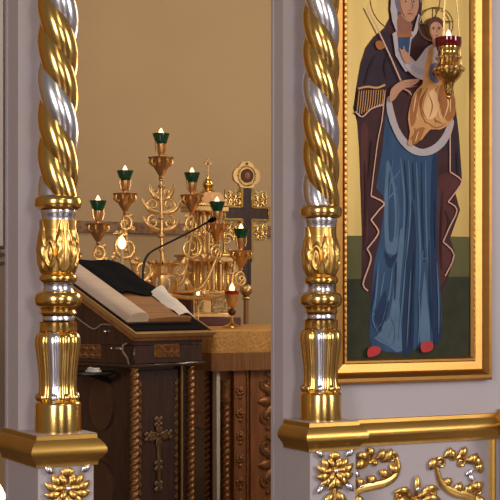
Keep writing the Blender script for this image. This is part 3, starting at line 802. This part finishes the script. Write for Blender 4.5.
def arm(px, pt, low, swing):
    e_ = cup(px, pt, .95)
    a = MB(); s = 1 if px > 163 else -1
    p_in = Vector((0, 0, loc(163, low).z))
    mid = Vector((e_.x*.72, 0, p_in.z+swing)); nb = Vector((e_.x*1.02, 0, e_.z-.05))
    pts = bez([p_in, Vector((e_.x*.35, 0, p_in.z-.02)), mid, nb, e_], 10)
    a.tube(pts, [.013-.005*i/len(pts) for i in range(len(pts))], 'brass', 8)
    a.build('branch', men, local=True)
    lst = ((1.0, e_.z-.045, .044, .011, PI/2, s, 1.3), (.96, e_.z-.175, .074, .013, PI/2, -s, 1.45), (.55, mid.z+.03, .056, .012, -PI/2, -s, 1.3))
    for cx_, cz_, r_, w_, a0, fl, tn in (lst[:1] if px > 200 else lst):
        d = MB(); scroll(d, (e_.x*cx_, -.004, cz_), r_, a0, tn, w_, .7, fl, 'brass')
        for k in range(3):
            aa = a0+fl*(.5+1.5*k); q0 = Vector((e_.x*cx_+r_*.9*math.cos(aa), -.004, cz_+r_*.9*math.sin(aa)))
            petal(d, q0, q0+Vector((math.cos(aa+fl*.8), 0, math.sin(aa+fl*.8)))*r_*.7, w_*.9, 'brass', bulge=.2*fl)
        d.build('branch_scroll', men, local=True)
    d = MB(); petal(d, mid+Vector((-s*.05, 0, -.02)), mid+Vector((-s*.1, 0, .05)), .015, 'brass', bulge=-.2*s); d.build('leaf', men, local=True)
cup(161, 135, 1.)
arm(125, 172, 282, .03); arm(192, 174, 282, .03)
arm(98, 202, 288, .01); arm(217, 203, 288, .01)
arm(70, 231, 294, -.01); arm(241, 230, 294, -.01)

# ------------------------------------------------------------------ ark (church-shaped tabernacle)
YA = 7.42
ua = sc_at(206, YA)
ca = P(206, 322, YA)
ark = thing('tabernacle', (ca.x, YA, ZT), 'gilt church-shaped tabernacle with columns and a small domed cross on top', 'tabernacle')
H = lambda py: P(206, py, YA).z-ZT
def bx(name, w0, py0, py1, d, m, dx=0, bev=.003, mbx=None):
    b = mbx or MB(); b.box(((dx-w0)*ua, -d, H(py0)), ((dx+w0)*ua, d, H(py1)), m, bev)
    return b.build(name, ark, local=True) if mbx is None else None
b = MB(); b.box((-30*ua, -.13, 0), (28*ua, .13, H(317)), 'darkred', .004); b.build('plinth', ark, local=True)
b = MB(); b.box((-24*ua, -.115, H(317)), (22*ua, .115, H(313)), 'brass', .003); b.box((-23*ua, -.105, H(313)), (21*ua, .105, H(294)), 'brass', .003); b.box((-25*ua, -.12, H(294)), (23*ua, .12, H(291)), 'brass', .003); b.build('base', ark, local=True)
for xa, xb in ((-21, -12), (-3, 17)):
    b = MB(); b.box((xa*ua, -.112, H(312)), (xb*ua, -.104, H(296)), 'iconplate', .002); b.build('embossed_panel', ark, local=True)
b = MB(); b.box((-25.5*ua, -.10, H(313)), (-23*ua, .10, H(295)), 'darkred', .002); b.build('side_panel', ark, local=True)
b = MB(); b.box((-17*ua, -.05, H(291)), (16*ua, .08, H(258)), 'brass'); b.build('lower_storey', ark, local=True)
for xx in (-20, -13, -5, 4, 12, 17):
    b = MB(); b.lathe([(2.1*ua, 0), (2.1*ua, .006), (1.5*ua, .012), (1.4*ua, H(262)-H(291)-.012), (2.2*ua, H(262)-H(291))], 'gold', (xx*ua, -.085, H(291)), 12); b.build('column', ark, local=True)
b = MB(); b.box((-24*ua, -.11, H(262)), (21*ua, .11, H(257)), 'brass', .003); b.box((-26*ua, -.12, H(257)), (22*ua, .12, H(254.5)), 'gold', .003); b.build('middle_cornice', ark, local=True)
for s in (-1, 1):
    b = MB()
    scroll(b, (s*24*ua, -.06, H(268)), 8*ua, PI/2, 1.2, .012, .8, s, 'brass')
    b.tube(bez([(s*20*ua, -.06, H(250)), (s*27*ua, -.06, H(256)), (s*25*ua, -.06, H(276)), (s*22*ua, -.06, H(290))]), .011, 'brass', 8)
    scroll(b, (s*19*ua, -.06, H(240)), 7*ua, 0 if s > 0 else PI, 1.2, .010, .8, s, 'brass')
    b.build('volute', ark, local=True)
b = MB(); b.box((-12*ua, -.04, H(255)), (11*ua, .07, H(205)), 'brass'); b.build('upper_storey', ark, local=True)
for xx in (-16, -9, 0, 8, 14):
    b = MB(); b.lathe([(2*ua, 0), (2*ua, .006), (1.3*ua, .012), (1.2*ua, H(212)-H(254)-.012), (2*ua, H(212)-H(254))], 'gold', (xx*ua, -.07, H(254)), 12); b.build('column', ark, local=True)
for xx in (-12.5, -4.5, 4, 11):
    b = MB(); b.tube([(xx*ua+3.4*ua*math.cos(a), -.07, H(216)+4.5*ua*math.sin(a)) for a in [PI*i/12 for i in range(13)]], .007, 'gold', 8); b.build('arch', ark, local=True)
b = MB(); b.box((-20*ua, -.10, H(212)), (17*ua, .10, H(207)), 'brass', .003); b.box((-21*ua, -.11, H(207)), (18*ua, .11, H(204.5)), 'gold', .003); b.build('upper_cornice', ark, local=True)
# gable roof and dome
b = MB(); b.prism([(-20*ua, 0), (17*ua, 0), (12*ua, H(198)-H(205)), (8*ua, H(193)-H(205)), (-8*ua, H(193)-H(205)), (-14*ua, H(198)-H(205))], (0, .09, H(205)), (1, 0, 0), (0, 0, 1), (0, -1, 0), .18, 'darkbrass'); b.build('roof', ark, local=True)
zd_ = H(194)
b = MB(); b.lathe([(8*ua, 0), (8*ua, .012), (6.5*ua, .018), (5*ua, .03), (4*ua, .034), (5.6*ua, .05), (5.4*ua, .062), (3.6*ua, .08), (1.4*ua, .094), (.9*ua, .11)], 'gold', (2*ua, 0, zd_), 20); b.build('dome', ark, local=True)
b = MB(); zz = zd_+.10
b.box((2*ua-.004, -.004, zz), (2*ua+.004, .004, H(158)), 'darkbrass'); b.box((2*ua-4*ua, -.004, H(164.5)), (2*ua+4*ua, .004, H(162.5)), 'darkbrass'); b.box((2*ua-2.2*ua, -.004, H(161.2)), (2*ua+2.2*ua, .004, H(159.8)), 'darkbrass'); b.build('dome_cross', ark, local=True)

# ------------------------------------------------------------------ cross behind the table
YX = 8.02
ux = sc_at(246, YX)
cxx = P(246, 300, YX)
cr = thing('altar_cross', (cxx.x, YX, 0), 'tall dark wooden cross with gilt filigree and a round medallion, right of the tabernacle', 'cross')
HX = lambda py: P(246, py, YX).z
def R(x0_, py0, x1_, py1, d, m, mbx, yo=0): mbx.box((x0_*ux*1.13, -d+yo, HX(py1)), (x1_*ux*1.13, d+yo, HX(py0)), m, .002)
b = MB(); R(-4.2, 188, 4.2, 285, .016, 'wood', b); R(-21, 208.5, 21, 218.5, .0155, 'wood', b); b.build('wooden_cross', cr, local=True)
b = MB()
for s in (-1, 1):
    R(s*5.2-1.2, 188, s*5.2+1.2, 208, .02, 'gold', b); R(s*5.2-1.2, 219, s*5.2+1.2, 262, .02, 'gold', b)
    xa, xb = sorted((s*5, s*22.5))
    R(xa, 206.3, xb, 208.3, .02, 'gold', b); R(xa, 218.7, xb, 220.7, .02, 'gold', b)
    R(s*22-1, 206.3, s*22+1, 220.7, .0205, 'gold', b)
b.build('gilt_edging', cr, local=True)
for sx in (-1, 1):
    for py0, py1 in ((190, 206), (221, 240)):
        b = MB(); xa, xb = sorted((sx*6, sx*21)); R(xa, py0, xb, py1, .006, 'iconplate', b, .004)
        for i in range(3):
            ce = ((sx*(9+5*i))*ux*1.13, -.006, HX(py0+6+3*(i % 2)))
            scroll(b, ce, 4*ux, PI/2, 1.1, .006, .8, sx, 'gold', 16)
            scroll(b, (ce[0], -.006, ce[2]-6*ux), 3.4*ux, -PI/2, 1.1, .006, .8, -sx, 'gold', 16)
        b.build('filigree', cr, local=True)
b = MB()
poly = []
for i in range(48):
    a = 2*PI*i/48; r = (11.5+2.6*abs(math.cos(2*a))**.7+.6*(math.sin(a) > .9))*ux
    poly.append((r*1.08*math.cos(a), r*math.sin(a)))
b.prism(poly, (0, .012, HX(176)), (1, 0, 0), (0, 0, 1), (0, -1, 0), .024, 'brass')
for i in range(28):
    a = 2*PI*i/28; b.ball((9.6*ux*math.cos(a), -.013, HX(176)+9.6*ux*math.sin(a)), 1.1*ux, 'gold', (1, .7, 1), 6, 5)
b.ball((0, -.012, HX(164)), 1.6*ux, 'darkred', (1, .6, 1), 8, 6)
b.build('medallion', cr, local=True)
b = MB(); b.prism([(7*ux*math.cos(2*PI*i/28), 7*ux*math.sin(2*PI*i/28)) for i in range(28)], (0, -.012, HX(176)), (1, 0, 0), (0, 0, 1), (0, -1, 0), .008, M['p_hair'])
b.ball((0, -.018, HX(176)), 3.4*ux, M['p_skin2'], (1, .4, 1.1), 12, 6); b.build('round_icon', cr, local=True)
b = MB(); b.tube([(0, 0, HX(298)), (0, 0, HX(262))], 3*ux, 'blackmetal', 10); b.build('socket', cr, local=True)
b = MB(); b.ball((0, 0, HX(290)), 6.5*ux, 'brass', (1, 1, .95), 20, 12); b.lathe([(3*ux, 0), (4*ux, .01), (3*ux, .02)], 'brass', (0, 0, HX(300)), 14); b.build('knob', cr, local=True)
b = MB(); b.tube([(0, 0, .05), (0, 0, HX(296))], 2.6*ux, 'wood2', 12); b.build('pole', cr, local=True)
b = MB(); b.lathe([(.18, 0), (.18, .03), (.12, .05), (.05, .08), (.03, .12)], 'wood2', (0, 0, 0), 24); b.build('foot', cr, local=True)

# ------------------------------------------------------------------ small lights on the table
YR = 6.62
ur = sc_at(232, YR); c = P(232, 328, YR)
rl = thing('votive_lamp', (c.x, YR, ZT), 'footed brass lamp with bright red glass near the table\'s front edge', 'lamp')
h_ = lambda py: P(232, py, YR).z-ZT
b = MB(); b.lathe([(9*ur, 0), (9.5*ur, .006), (8*ur, .014), (4*ur, .022), (2*ur, .03), (1.8*ur, h_(317))], 'gold', (0, 0, 0), 24); b.build('foot', rl, local=True)
b = MB(); b.ball((0, 0, h_(312)), 4*ur, 'darkred', (1, 1, 1), 14, 8); b.build('knop', rl, local=True)
b = MB(); b.lathe([(1.8*ur, h_(308)), (4*ur, h_(306)), (6*ur, h_(300)), (7.2*ur, h_(294.5)), (7*ur, h_(294.5)), (2*ur, h_(296))], 'brass', (0, 0, 0), 24); b.build('bowl', rl, local=True)
b = MB(); b.lathe([(6.5*ur, h_(296)), (7.6*ur, h_(291)), (7.2*ur, h_(290.5)), (6.4*ur, h_(293.5)), (.5*ur, h_(293.5))], 'redglow', (0, 0, 0), 24); b.build('red_glass', rl, local=True)
flame(rl, (0, 0, h_(292)), 9*ur, local=True)
YS = 7.20
us = sc_at(198, YS); c = P(198, 325, YS)
sl = thing('votive_candle', (c.x, YS, ZT), 'small lit candle on a slim brass stick before the tabernacle', 'candle')
hs = P(198, 296, YS).z-ZT
b = MB(); b.lathe([(.03, 0), (.03, .008), (.012, .016), (.006, .03), (.006, hs-.03), (.014, hs-.026), (.014, hs-.02), (.004, hs-.02)], 'brass', (0, 0, 0), 16); b.build('stick', sl, local=True)
b = MB(); b.tube([(0, 0, hs-.022), (0, 0, hs+.004)], .007, 'redglow', 10); b.build('candle', sl, local=True)
flame(sl, (0, 0, hs+.002), 6*us, local=True)
YT = 6.85
c = P(122, 249, YT)
ts = thing('taper_candlestick', (c.x, YT, 0), 'lit taper on a floor candlestick standing behind the book, left of the candelabrum stem', 'candlestick')
b = MB(); b.lathe([(.13, 0), (.13, .02), (.05, .05), (.016, .09), (.012, 1.0), (.02, 1.03), (.012, 1.06), (.011, c.z-.16), (.03, c.z-.15), (.032, c.z-.14), (.009, c.z-.135)], 'brass', (0, 0, 0), 18); b.build('stand', ts, local=True)
b = MB(); b.tube([(0, 0, c.z-.14), (0, 0, c.z)], .008, 'wax', 10); b.build('candle', ts, local=True)
flame(ts, (0, 0, c.z-.001), 14*sc_at(122, YT), local=True)
# near candle at the lower left edge
YN = 3.0
c = P(-1, 500, YN)
ns = thing('candle_stand', (c.x, YN, 0), 'lit candle cut by the photo\'s lower left corner, in front of the left pedestal', 'candlestick')
b = MB(); b.lathe([(.14, 0), (.14, .02), (.05, .05), (.018, .09), (.014, c.z-.2), (.05, c.z-.19), (.055, c.z-.17), (.012, c.z-.165)], 'brass', (0, 0, 0), 24); b.build('stand', ns, local=True)
b = MB(); b.tube([(0, 0, c.z-.168), (0, 0, c.z-.008)], .009, 'wax', 12); b.build('candle', ns, local=True)
flame(ns, (0, 0, c.z-.01), .047, local=True)

# ------------------------------------------------------------------ lectern, turned to the right
LA = math.radians(22)
kA = (136-250)/F; zA = 6.0
right = Vector((C, -S, 0)); fwd = Vector((S, C, 0))
oA = right*(kA*zA)+fwd*zA
lec = thing('lectern', (oA.x, oA.y, 0), 'dark lacquered wooden reading lectern with gilt cross and twisted corner posts', 'lectern', rz=LA)
BW, BD = .50, .60
Z0 = EYE-35*zA/F; Z1 = 1.412
sl_ = (Z1-Z0)/BD
def bd_(x, y, n=0.):               # point on the sloping board, n above it
    k = 1/math.sqrt(1+sl_*sl_)
    return (x, y-n*sl_*k, Z0+y*sl_+n*k)
def slab(mb, xa, xb, ya, yb, n0, n1, m):
    vs = [bd_(x, y, n) for x in (xa, xb) for y in (ya, yb) for n in (n0, n1)]
    mb.add(vs, [(0, 1, 3, 2), (4, 6, 7, 5), (0, 4, 5, 1), (2, 3, 7, 6), (0, 2, 6, 4), (1, 5, 7, 3)], m)
b = MB(); slab(b, 0, BW, 0, BD, -.03, -.002, 'wood2'); b.build('desk_board', lec, local=True)
b = MB(); slab(b, .012, BW-.012, .03, BD-.01, -.002, .004, 'black'); b.build('black_cloth_lining', lec, local=True)
for xa, xb, ya, yb in ((-.004, .008, -.004, BD), (BW-.008, BW+.004, -.004, BD), (.009, BW-.009, -.004, .010)):
    b = MB(); slab(b, xa, xb, ya, yb, -.010, .007, 'edge'); b.build('gilt_edge', lec, local=True)
b = MB()                           # wedge box under the board
x0_, x1_, y0_, y1_ = .02, BW-.05, .03, BD-.04
zb_ = Z0-.045
wv = [(x0_, y0_, zb_), (x0_, y1_, zb_), (x0_, y1_, Z0+y1_*sl_-.032), (x0_, y0_, Z0+y0_*sl_-.032)]
b.loft([wv, [(x1_, p[1], p[2]) for p in wv]], 'wood'); b.build('desk_box', lec, local=True)
zf0 = EYE-65*zA/F
b = MB(); b.box((x0_-.002, y0_-.002, zf0), (x1_+.002, y1_+.002, zb_-.002), 'wood', .004); b.build('frieze_box', lec, local=True)
b = MB(); b.box((x0_-.012, y0_-.012, zf0-.014), (x1_+.012, y1_+.012, zf0), 'wood', .004); b.build('frieze_moulding', lec, local=True)
def orn_rect(nm, ax, o, w, h, nrm):
    b = MB(); ax = Vector(ax); nrm = Vector(nrm); o = Vector(o)
    b.prism([(0, 0), (w, 0), (w, h), (0, h)], o, ax, (0, 0, 1), nrm, .004, 'woodgold')
    for i in range(4):
        for j in range(2):
            ce = o+ax*(w*(i+.5)/4)+Vector((0, 0, h*(j+.5)/2))+nrm*.005
            pts = [ce+ax*(w*.1*math.cos(t))+Vector((0, 0, h*.19*math.sin(t))) for t in [2*PI*k/12 for k in range(13)]]
            b.tube(pts, .004, 'woodgold', 6)
            b.ball(ce, .006, 'woodgold', (1, 1, 1), 8, 5)
    b.build(nm, lec, local=True)
orn_rect('carved_plaque', (1, 0, 0), (.135, y0_-.002, zf0+.025), .16, .058, (0, -1, 0))
orn_rect('carved_plaque', (0, -1, 0), (x0_-.002, .40, zf0+.02), .17, .062, (-1, 0, 0))
b = MB(); b.box((x0_+.035, y0_+.05, .06), (x1_-.02, y1_-.03, zf0-.01), 'wood', .004); b.build('cabinet', lec, local=True)
b = MB(); b.box((x0_-.02, y0_-.02, 0), (x1_+.02, y1_+.02, .07), 'wood', .008); b.build('plinth', lec, local=True)
for xx, yy in ((x0_+.018, y0_+.018), (x1_-.06, y0_+.018), (x0_+.018, y1_-.02), (x1_-.06, y1_-.02)):
    b = MB(); twisted(b, xx, yy, .07, zf0-.014, .021, 'woodgold', .028, 2, .34, 8); b.build('twisted_post', lec, local=True)
b = MB(); b.tube([(x1_-.10, y0_+.03, .07), (x1_-.10, y0_+.03, zf0-.014)], .006, 'edge', 8); b.build('gilt_rod', lec, local=True)
# front panel with scrolled edges and the cross
b = MB(); fx0, fx1 = x0_+.055, x1_-.115; yp = y0_+.05
b.box((fx0, yp-.012, .10), (fx1, yp, zf0-.03), 'wood', .003); b.build('front_panel', lec, local=True)
for s, xx in ((1, fx0+.018), (-1, fx1-.018)):
    b = MB()
    for k in range(22):
        z = .13+k*.036
        scroll(b, (xx, yp-.014, z), .012, PI/2, 1.0, .005, .7, s, 'woodgold', 12)
    b.build('carved_border', lec, local=True)
b = MB(); mx = (fx0+fx1)/2; zc = EYE-(437-300)*6.15/F
def pb(x0q, z0q, x1q, z1q): b.box((mx+x0q, yp-.022, zc+z0q), (mx+x1q, yp-.010, zc+z1q), 'crosswood', .003)
pb(-.010, -.23, .010, .05); pb(-.055, -.010, .055, .010)
for ex, ez in ((-.062, 0), (.062, 0), (0, .062), (0, -.13), (0, -.22)):
    for ax_, az_ in ((0, 0), (.014, .012), (-.014, .012), (.014, -.012), (-.014, -.012)): b.ball((mx+ex+ax_, yp-.016, zc+ez+az_), .013, 'crosswood', (1, .6, 1), 8, 6)
for k in range(8):
    a = 2*PI*k/8+PI/8; petal(b, (mx, yp-.016, zc), (mx+.05*math.cos(a), yp-.016, zc+.05*math.sin(a)), .006, 'crosswood', lift=.2)
b.build('carved_cross', lec, local=True)
# side: two oval veneer fields between posts
for zc_, in ((.80,), (.42,)):
    b = MB(); b.prism([(.075*math.cos(2*PI*i/32), .12*math.sin(2*PI*i/32)) for i in range(32)], (x0_+.036, .26, zc_), (0, -1, 0), (0, 0, 1), (-1, 0, 0), .012, 'wood3'); b.build('oval_panel', lec, local=True)
b = MB(); hx, hy = x0_-.004, y0_+.03
b.tube(bez([(hx, hy+.01, zf0+.09), (hx-.02, hy+.015, zf0+.08), (hx-.024, hy+.01, zf0+.055), (hx-.01, hy, zf0+.03), (hx, hy-.002, zf0)]), .004, 'steel', 8); b.build('handle', lec, local=True)
b = MB(); b.ball((x0_-.006, .20, Z0+.012), .009, 'silver', (1, 1, 1), 10, 6); b.build('knob', lec, local=True)
b = MB(); b.box((x0_-.010, .10, zb_-.02), (x0_, .135, zb_-.010), 'silver', .002); b.ball((x0_-.008, .16, zb_-.016), .006, 'silver'); b.build('latch', lec, local=True)

# tray fixed to the lectern's left side
b = MB(); b.lathe([(.10, -.012), (.108, -.006), (.108, .004), (.10, .002), (.01, 0)], 'blackmetal', (x0_-.09, .21, zf0-.035), 32)
b.tube([(x0_-.09, .21, zf0-.04), (x0_+.04, .21, zf0-.08)], .012, 'blackmetal', 8); b.build('side_tray', lec, local=True)
def L2W(p): 
    ca_, sa_ = math.cos(LA), math.sin(LA)
    return Vector((oA.x+p[0]*ca_-p[1]*sa_, oA.y+p[0]*sa_+p[1]*ca_, p[2]))
w = L2W((x0_-.11, .165, zf0-.0325))
t = thing('folded_napkin', w, 'small folded white cloth lying on the lectern\'s dark side tray', 'cloth', rz=LA+1.5)
b = MB(); b.box((-.034, -.02, .0), (.034, .02, .009), 'whitecloth', .004); b.box((-.028, -.016, .009), (.018, .018, .019), 'whitecloth', .004); b.ball((.02, 0, .014), .012, 'whitecloth', (1.3, 1, .7)); b.build('cloth', t, local=True)
# cable along the side
pts = [L2W(q) for q in ((x0_-.006, .47, Z0+.055), (x0_-.006, .40, Z0+.075), (x0_-.006, .33, Z0+.045), (x0_-.006, .27, Z0+.022), (x0_-.006, .22, Z0+.042), (x0_-.006, .165, Z0+.040))]
cb = MB(); cb.tube(bez(pts), .0035, 'steel', 6); o = cb.build('cable'); tag(o, 'thin pale cable hanging in a wave on the lectern\'s sloping side', 'cable')

# open book on the desk
bk = thing('open_book', (oA.x, oA.y, 0), 'thick open book with cream pages lying on the lectern\'s slope', 'book', rz=LA)
def ext(mb, prof, ya, yb, m, n=1):
    mb.loft([[bd_(a, ya+(yb-ya)*i/n, h) for a, h in prof] for i in range(n+1)], m)
by0, by1 = .080, .53
b = MB(); ext(b, [(.015, .006), (.015, .012), (.16, .014), (.43, .012), (.43, .006), (.16, .006)], by0-.008, by1+.008, 'bookcover'); b.build('cover', bk, local=True)
lp = [(.022, .013)]
for i in range(15):
    u_ = PI*i/14; lp.append((.087-.065*math.cos(u_)*(1 if u_ < PI/2 else .95), .030+.030*math.sin(u_)**.8 if 0 < i < 14 else .024))
lp += [(.150, .014)]
b = MB(); ext(b, lp, by0, by1, 'paper'); b.build('left_pages', bk, local=True, ang=60)
rp = [(.155, .014)]
for i in range(11):
    u_ = i/10; rp.append((.158+.262*u_, .020+.016*math.sin(PI*min(1, .12+.6*u_))))
rp += [(.42, .013)]
b = MB(); ext(b, rp, by0, by1, 'tan'); b.build('right_pages', bk, local=True)
b = MB()                          # lifted white leaf at the right
cols = []
for i in range(9):
    u_ = i/8; cols.append([bd_(.345+.12*u_, .09+.19*v/6, .038+.050*math.sin(PI*u_*.9)*(.35+.65*v/6)-.02*u_+.006*math.sin(v*1.7+u_*5)) for v in range(7)])
b.loft(cols+[[(p[0], p[1], p[2]-.0015) for p in c_] for c_ in reversed(cols)], 'whitecloth', False, False, closed=False); b.build('lifted_leaf', bk, local=True)
b = MB(); rc = []
for i in range(13):
    a_ = .150+.29*i/12
    h_0 = .047+.003*math.sin(i*.9)-.004*(i/12)**2
    rc.append([bd_(a_, .265+(.30)*v/8+.012*math.sin(i*.7)*(v == 0), h_0+.003*math.sin(v*1.3+i*.5)) for v in range(9)])
b.loft(rc+[[(p[0], p[1], p[2]-.004) for p in c_] for c_ in reversed(rc)], 'black', False, False, closed=False)
o = b.build('page_cover', bk, local=True); o['label'] = 'black cloth flap over the upper right pages'

# gooseneck microphone on a floor stand behind the lectern
def at_depth(px, py, zd): 
    return right*((px-250)/F*zd)+fwd*zd+Vector((0, 0, EYE-(py-300)*zd/F))
zm = 6.86
mbase = at_depth(143, 300, zm); mbase.z = 0
mic = thing('gooseneck_microphone', mbase, 'black gooseneck microphone curving up from behind the book toward the right', 'microphone')
pts = bez([at_depth(143, 306, zm), at_depth(143, 285, zm), at_depth(143.3, 268, zm), at_depth(145.5, 259, zm), at_depth(151, 252, zm), at_depth(165, 244.5, zm), at_depth(185, 234.5, zm), at_depth(209, 221.5, zm)], 8)
b = MB(); b.tube(pts, [.010 if i < 10 else .0062 if i < 30 else .005 for i in range(len(pts))], 'blackmetal', 10); b.build('gooseneck', mic)
d = (pts[-1]-pts[-4]).normalized()
b = MB(); b.tube([pts[-1]-d*.005, pts[-1]+d*.004, pts[-1]+d*.015, pts[-1]+d*.032, pts[-1]+d*.038], [.005, .010, .0135, .012, .005], 'black', 12); b.build('microphone_head', mic)
b = MB(); b.tube([(mbase.x, mbase.y, .02), (mbase.x, mbase.y, pts[0].z+.01)], .011, 'blackmetal', 10); b.build('stand_pole', mic)
b = MB(); b.lathe([(.11, 0), (.11, .012), (.03, .024), (.012, .03)], 'blackmetal', (mbase.x, mbase.y, 0), 24); b.build('round_base', mic)

# white board on the back wall seen past the pier's left edge
e0 = P(6, 246, 8.9)
bo = thing('wall_board', (e0.x-.35, 8.98, e0.z), 'white board seen in a thin strip at the photo\'s left edge', 'board')
b = MB(); b.box((e0.x-.7, 8.93, e0.z), (e0.x-.006, 9.0, 3.6), 'white', .003); b.build('panel', bo)
b = MB(); b.box((e0.x-.006, 8.925, e0.z-.012), (e0.x+.004, 9.0, 3.61), 'wood', .002); b.box((e0.x-.7, 8.92, e0.z-.02), (e0.x, 9.0, e0.z), 'wood', .003); b.build('dark_edge', bo)
rl_ = MB()
rl_.box((e0.x-.9, 8.98, .3), (e0.x+.02, 9.0, e0.z-.03), 'dado')
for dz in (.045, .10): rl_.box((e0.x-.9, 8.965, e0.z-dz-.02), (e0.x+.02, 8.98, e0.z-dz), 'wood')
struct('trim_6', rl_)

# ------------------------------------------------------------------ light
def area(name, loc_, target, sx, sy, power, col):
    l = bpy.data.lights.new(name, 'AREA'); l.shape = 'RECTANGLE'; l.size = sx; l.size_y = sy; l.energy = power; l.color = col
    o = bpy.data.objects.new(name, l); COL.objects.link(o); o.location = loc_
    o.rotation_euler = (Vector(target)-Vector(loc_)).to_track_quat('-Z', 'Y').to_euler(); return o
def point(name, loc_, power, col, r=.1):
    l = bpy.data.lights.new(name, 'POINT'); l.energy = power; l.color = col; l.shadow_soft_size = r
    o = bpy.data.objects.new(name, l); COL.objects.link(o); o.location = loc_; return o
area('nave_fill_light', (-3.6, -1.5, 2.9), (2, 4.3, 1.2), 1.6, 3.2, 230, (1, .93, .93))  # nave area lights added for fill and broad gold highlights; no windows built
area('nave_fill_light', (6.5, -2.0, 3.0), (2.5, 4.3, 1.2), 1.4, 3.2, 190, (1, .95, .95))
area('nave_fill_light', (1.0, -4.6, 2.6), (2, 4.3, 1.2), 1.6, 2.6, 120, (1, .95, .95))
point('nave_warm_fill', (2.0, 0.5, 4.2), 60, (1, .84, .62), .4)  # added warm fill above the nave, no chandelier hangs there
area('altar_side_fill', (6.6, 6.8, 3.4), (3.2, 7.4, 1.2), 1.0, 1.6, 40, (1, .88, .72))  # added side fill for the altar, no window behind it
point('altar_top_fill', (3.4, 6.3, 3.6), 45, (1, .80, .58), .3)  # unseen warm fill added over the altar, without a fixture
point('altar_front_fill', (3.5, 4.95, 1.9), 30, (1, .84, .64), .25)  # added out of view behind the screen wall to brighten the front faces
w_ = bpy.data.worlds.new('world'); sc.world = w_; w_.use_nodes = True
bg = w_.node_tree.nodes['Background']; bg.inputs['Color'].default_value = (.50, .43, .39, 1); bg.inputs['Strength'].default_value = .32

# ------------------------------------------------------------------ camera
cam = bpy.data.cameras.new('camera'); co = bpy.data.objects.new('camera', cam); COL.objects.link(co)
co.location = (0, 0, EYE); co.rotation_euler = (PI/2, 0, -TH)
cam.sensor_width = 36; cam.lens = F*36/500; cam.shift_y = .1; cam.clip_start = .05
sc.camera = co
sc.view_settings.view_transform = 'Standard'; sc.view_settings.look = 'None'
sc.view_settings.exposure = 0.0; sc.view_settings.gamma = 1.0; sc.view_settings.use_curve_mapping = False
